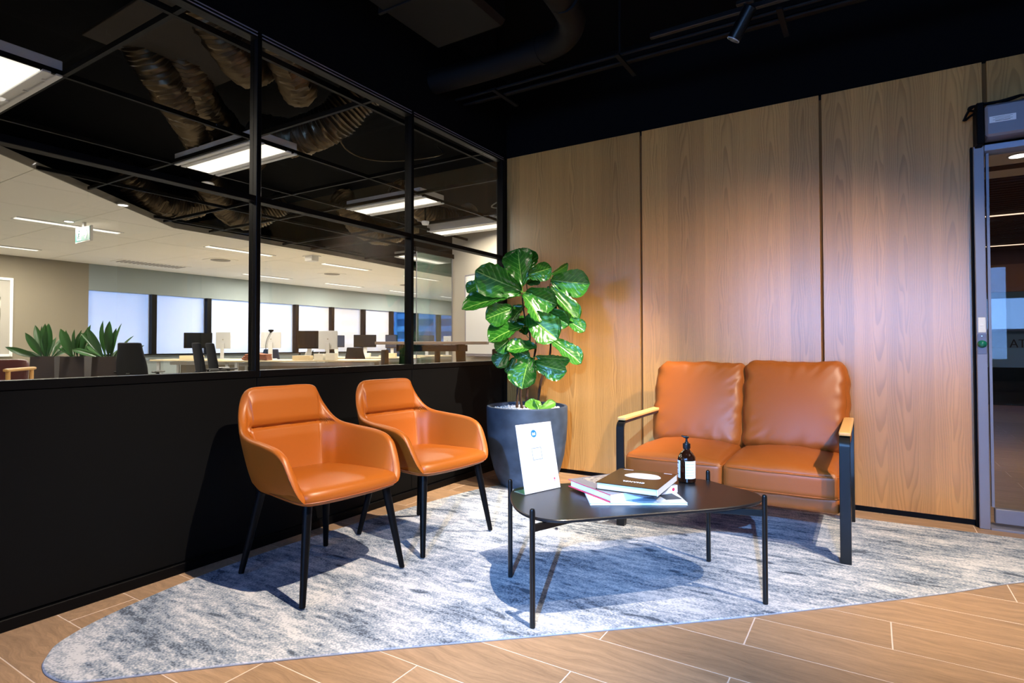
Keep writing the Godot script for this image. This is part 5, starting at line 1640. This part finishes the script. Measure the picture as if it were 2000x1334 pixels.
func more_materials() -> void:
	M.spot_glow = glow(Color(1.0, 0.98, 0.95), 6.0)
	M.troffer_glow = glow(Color(1.0, 0.97, 0.90), 1.3)
	M.linear_glow = glow(Color(1.0, 0.97, 0.90), 1.4)
	M.led_glow = glow(Color(1.0, 0.84, 0.72), 1.6)
	M.sign_green = glow(c8(20, 130, 125), 0.30)
	M.sign_green.albedo_color = c8(16, 96, 90)
	M.sign_white = glow(Color(0.85, 1.0, 1.0), 0.5)
	M.taupe_dark = mat(c8(60, 54, 48), 0.8, 0.3)
	M.alu_light = mat(c8(150, 164, 190), 0.4, 0.5, 0.3)
	M.plate_grey = mat(c8(108, 108, 124), 0.4, 0.5, 0.4)
	M.green_dome = mat(c8(10, 112, 92), 0.18, 0.6)
	M.print_grey = mat(c8(150, 156, 168), 0.7)
	M.print_faint = mat(c8(206, 206, 216), 0.7)
	M.print_pale = mat(c8(206, 210, 222), 0.7)
	M.print_dark = mat(c8(66, 70, 78), 0.6)
	M.print_blue = mat(c8(150, 172, 196), 0.6)
	M.cover_pale = mat(c8(226, 232, 240), 0.35)
	M.cover_red = mat(c8(206, 44, 84), 0.4)
	M.cover_grey = mat(c8(128, 128, 138), 0.35)
	M.cover_photo = mat(Color.WHITE, 0.35)
	M.cover_photo.albedo_texture = mottle(41, c8(112, 110, 112), c8(196, 186, 174), 0.35, 128, 2.5)
	M.cover_black = mat(c8(52, 42, 30), 0.25, 0.5)
	M.cover_white = mat(c8(226, 222, 228), 0.35)
	M.logo_blue = mat(c8(16, 126, 196), 0.5)
	M.logo_navy = mat(c8(52, 104, 134), 0.5)
	M.emblem_red = mat(c8(206, 82, 110), 0.6)
	M.acrylic_edge = pane(Color(0.5, 0.55, 0.6), 0.3, 0.05)
	M.glass_dark = pane(Color(0.05, 0.04, 0.035), 0.75, 0.02)
	M.mount_grey = mat(c8(170, 166, 158), 0.7)
	M.timber_grey = mat(c8(150, 132, 116), 0.5)
	M.art = mat(Color.WHITE, 0.5)
	M.art.albedo_texture = mottle(52, c8(92, 94, 78), c8(212, 206, 196), 0.16, 128, 2.2)
	M.tower = mat(c8(46, 104, 140), 0.3, 0.5)
	M.tower_band = mat(c8(120, 168, 196), 0.6, 0.3)

func _ready() -> void:
	# ---- camera: 31.8 degrees towards the partition, a touch upwards, with a little downward lens shift
	var near := 0.05
	var cam := Camera3D.new()
	cam.name = "camera"
	cam.set_frustum(2.0 * 667.0 / 1125.168 * near, Vector2(0.0, -(667.0 - 652.402) / 1125.168 * near), near, 400.0)
	add_child(cam)
	cam.position = Vector3(2.7185, 1.05, 4.2882)
	cam.rotation_order = EULER_ORDER_YXZ
	cam.rotation_degrees = Vector3(1.1606, 31.8347, -0.0746)
	cam.current = true
	# ---- sky: pale blue haze all round
	var env := Environment.new()
	env.background_mode = Environment.BG_SKY
	var sky := Sky.new()
	var sm := ProceduralSkyMaterial.new()
	sm.sky_top_color = Color(1.686, 2.412, 3.608)
	sm.sky_horizon_color = Color(1.843, 2.560, 3.559)
	sm.ground_bottom_color = Color(1.686, 2.306, 3.180)
	sm.ground_horizon_color = Color(1.843, 2.560, 3.559)
	sm.sky_energy_multiplier = 1.0
	sm.ground_energy_multiplier = 1.0
	sky.sky_material = sm
	env.sky = sky
	env.tonemap_mode = Environment.TONE_MAPPER_LINEAR
	env.tonemap_exposure = 1.0
	env.sdfgi_enabled = true
	env.ssao_enabled = true
	env.ssil_enabled = true
	var we := WorldEnvironment.new()
	we.name = "world_environment"
	we.environment = env
	add_child(we)
	# ---- the reception's track spotlights
	var white := Color(1.0, 0.93, 0.83)
	var cool := Color(0.51, 0.74, 1.0)
	SPOTS = [
		{"at": Vector3(2.10, 2.735, 0.975), "aim": Vector3(0.60, 0.35, 0.72), "angle": 29.0, "blend": 1.0, "energy": 22.0, "color": white, "size": 0.014, "track_y": 2.93, "label": "black cylinder spotlight under the ceiling above the sofa"},
		{"at": Vector3(3.95, 2.78, 2.05), "aim": Vector3(1.85, 0.15, 0.45), "angle": 37.0, "blend": 1.0, "energy": 13.5, "color": white, "size": 0.014, "track_y": 3.0, "label": "black cylinder spotlight out of the picture on the right, aimed at the sofa"},
		{"at": Vector3(2.45, 2.80, 2.75), "aim": Vector3(0.8, 0.15, 2.62), "angle": 33.0, "blend": 1.0, "energy": 18.0, "color": white, "size": 0.014, "track_y": 3.0, "label": "black cylinder spotlight out of the picture overhead, aimed at the tub chairs"},
		{"at": Vector3(3.5, 2.55, 7.4), "aim": Vector3(1.65, 0.3, 1.65), "angle": 12.5, "blend": 1.0, "energy": 80.0, "color": cool, "size": 0.03, "track_y": 2.80, "label": "black cylinder spotlight behind the viewer, aimed at the coffee table"},
		{"at": Vector3(4.2, 2.80, 2.7), "aim": Vector3(3.45, 0.0, 1.6), "angle": 28.0, "blend": 1.0, "energy": 10.0, "color": white, "size": 0.03, "track_y": 3.0, "label": "black cylinder spotlight out of the picture, aimed at the floor on the right"},
	]
	print("materials ", Time.get_ticks_msec())
	make_materials()
	more_materials()
	print("setting ", Time.get_ticks_msec())
	build_floor()
	build_partition()
	build_oak_wall()
	build_reception_shell()
	build_office_shell()
	build_door()
	build_lobby()
	print("lights ", Time.get_ticks_msec())
	build_reception_ceiling_things()
	build_office_ceiling_things()
	print("furniture ", Time.get_ticks_msec())
	build_rug()
	var c := build_tub_chair()
	c.position = Vector3(0.555, 0.0075, 2.488)
	c.rotation.y = -0.087
	copy(c, "tan leather tub chair with black legs, beside the grey planter", Vector3(0.602, 0.0075, 1.818), -0.09)
	build_sofa()
	build_table()
	build_table_things()
	build_plant()
	print("office ", Time.get_ticks_msec())
	build_office_things()
	print("done ", Time.get_ticks_msec())
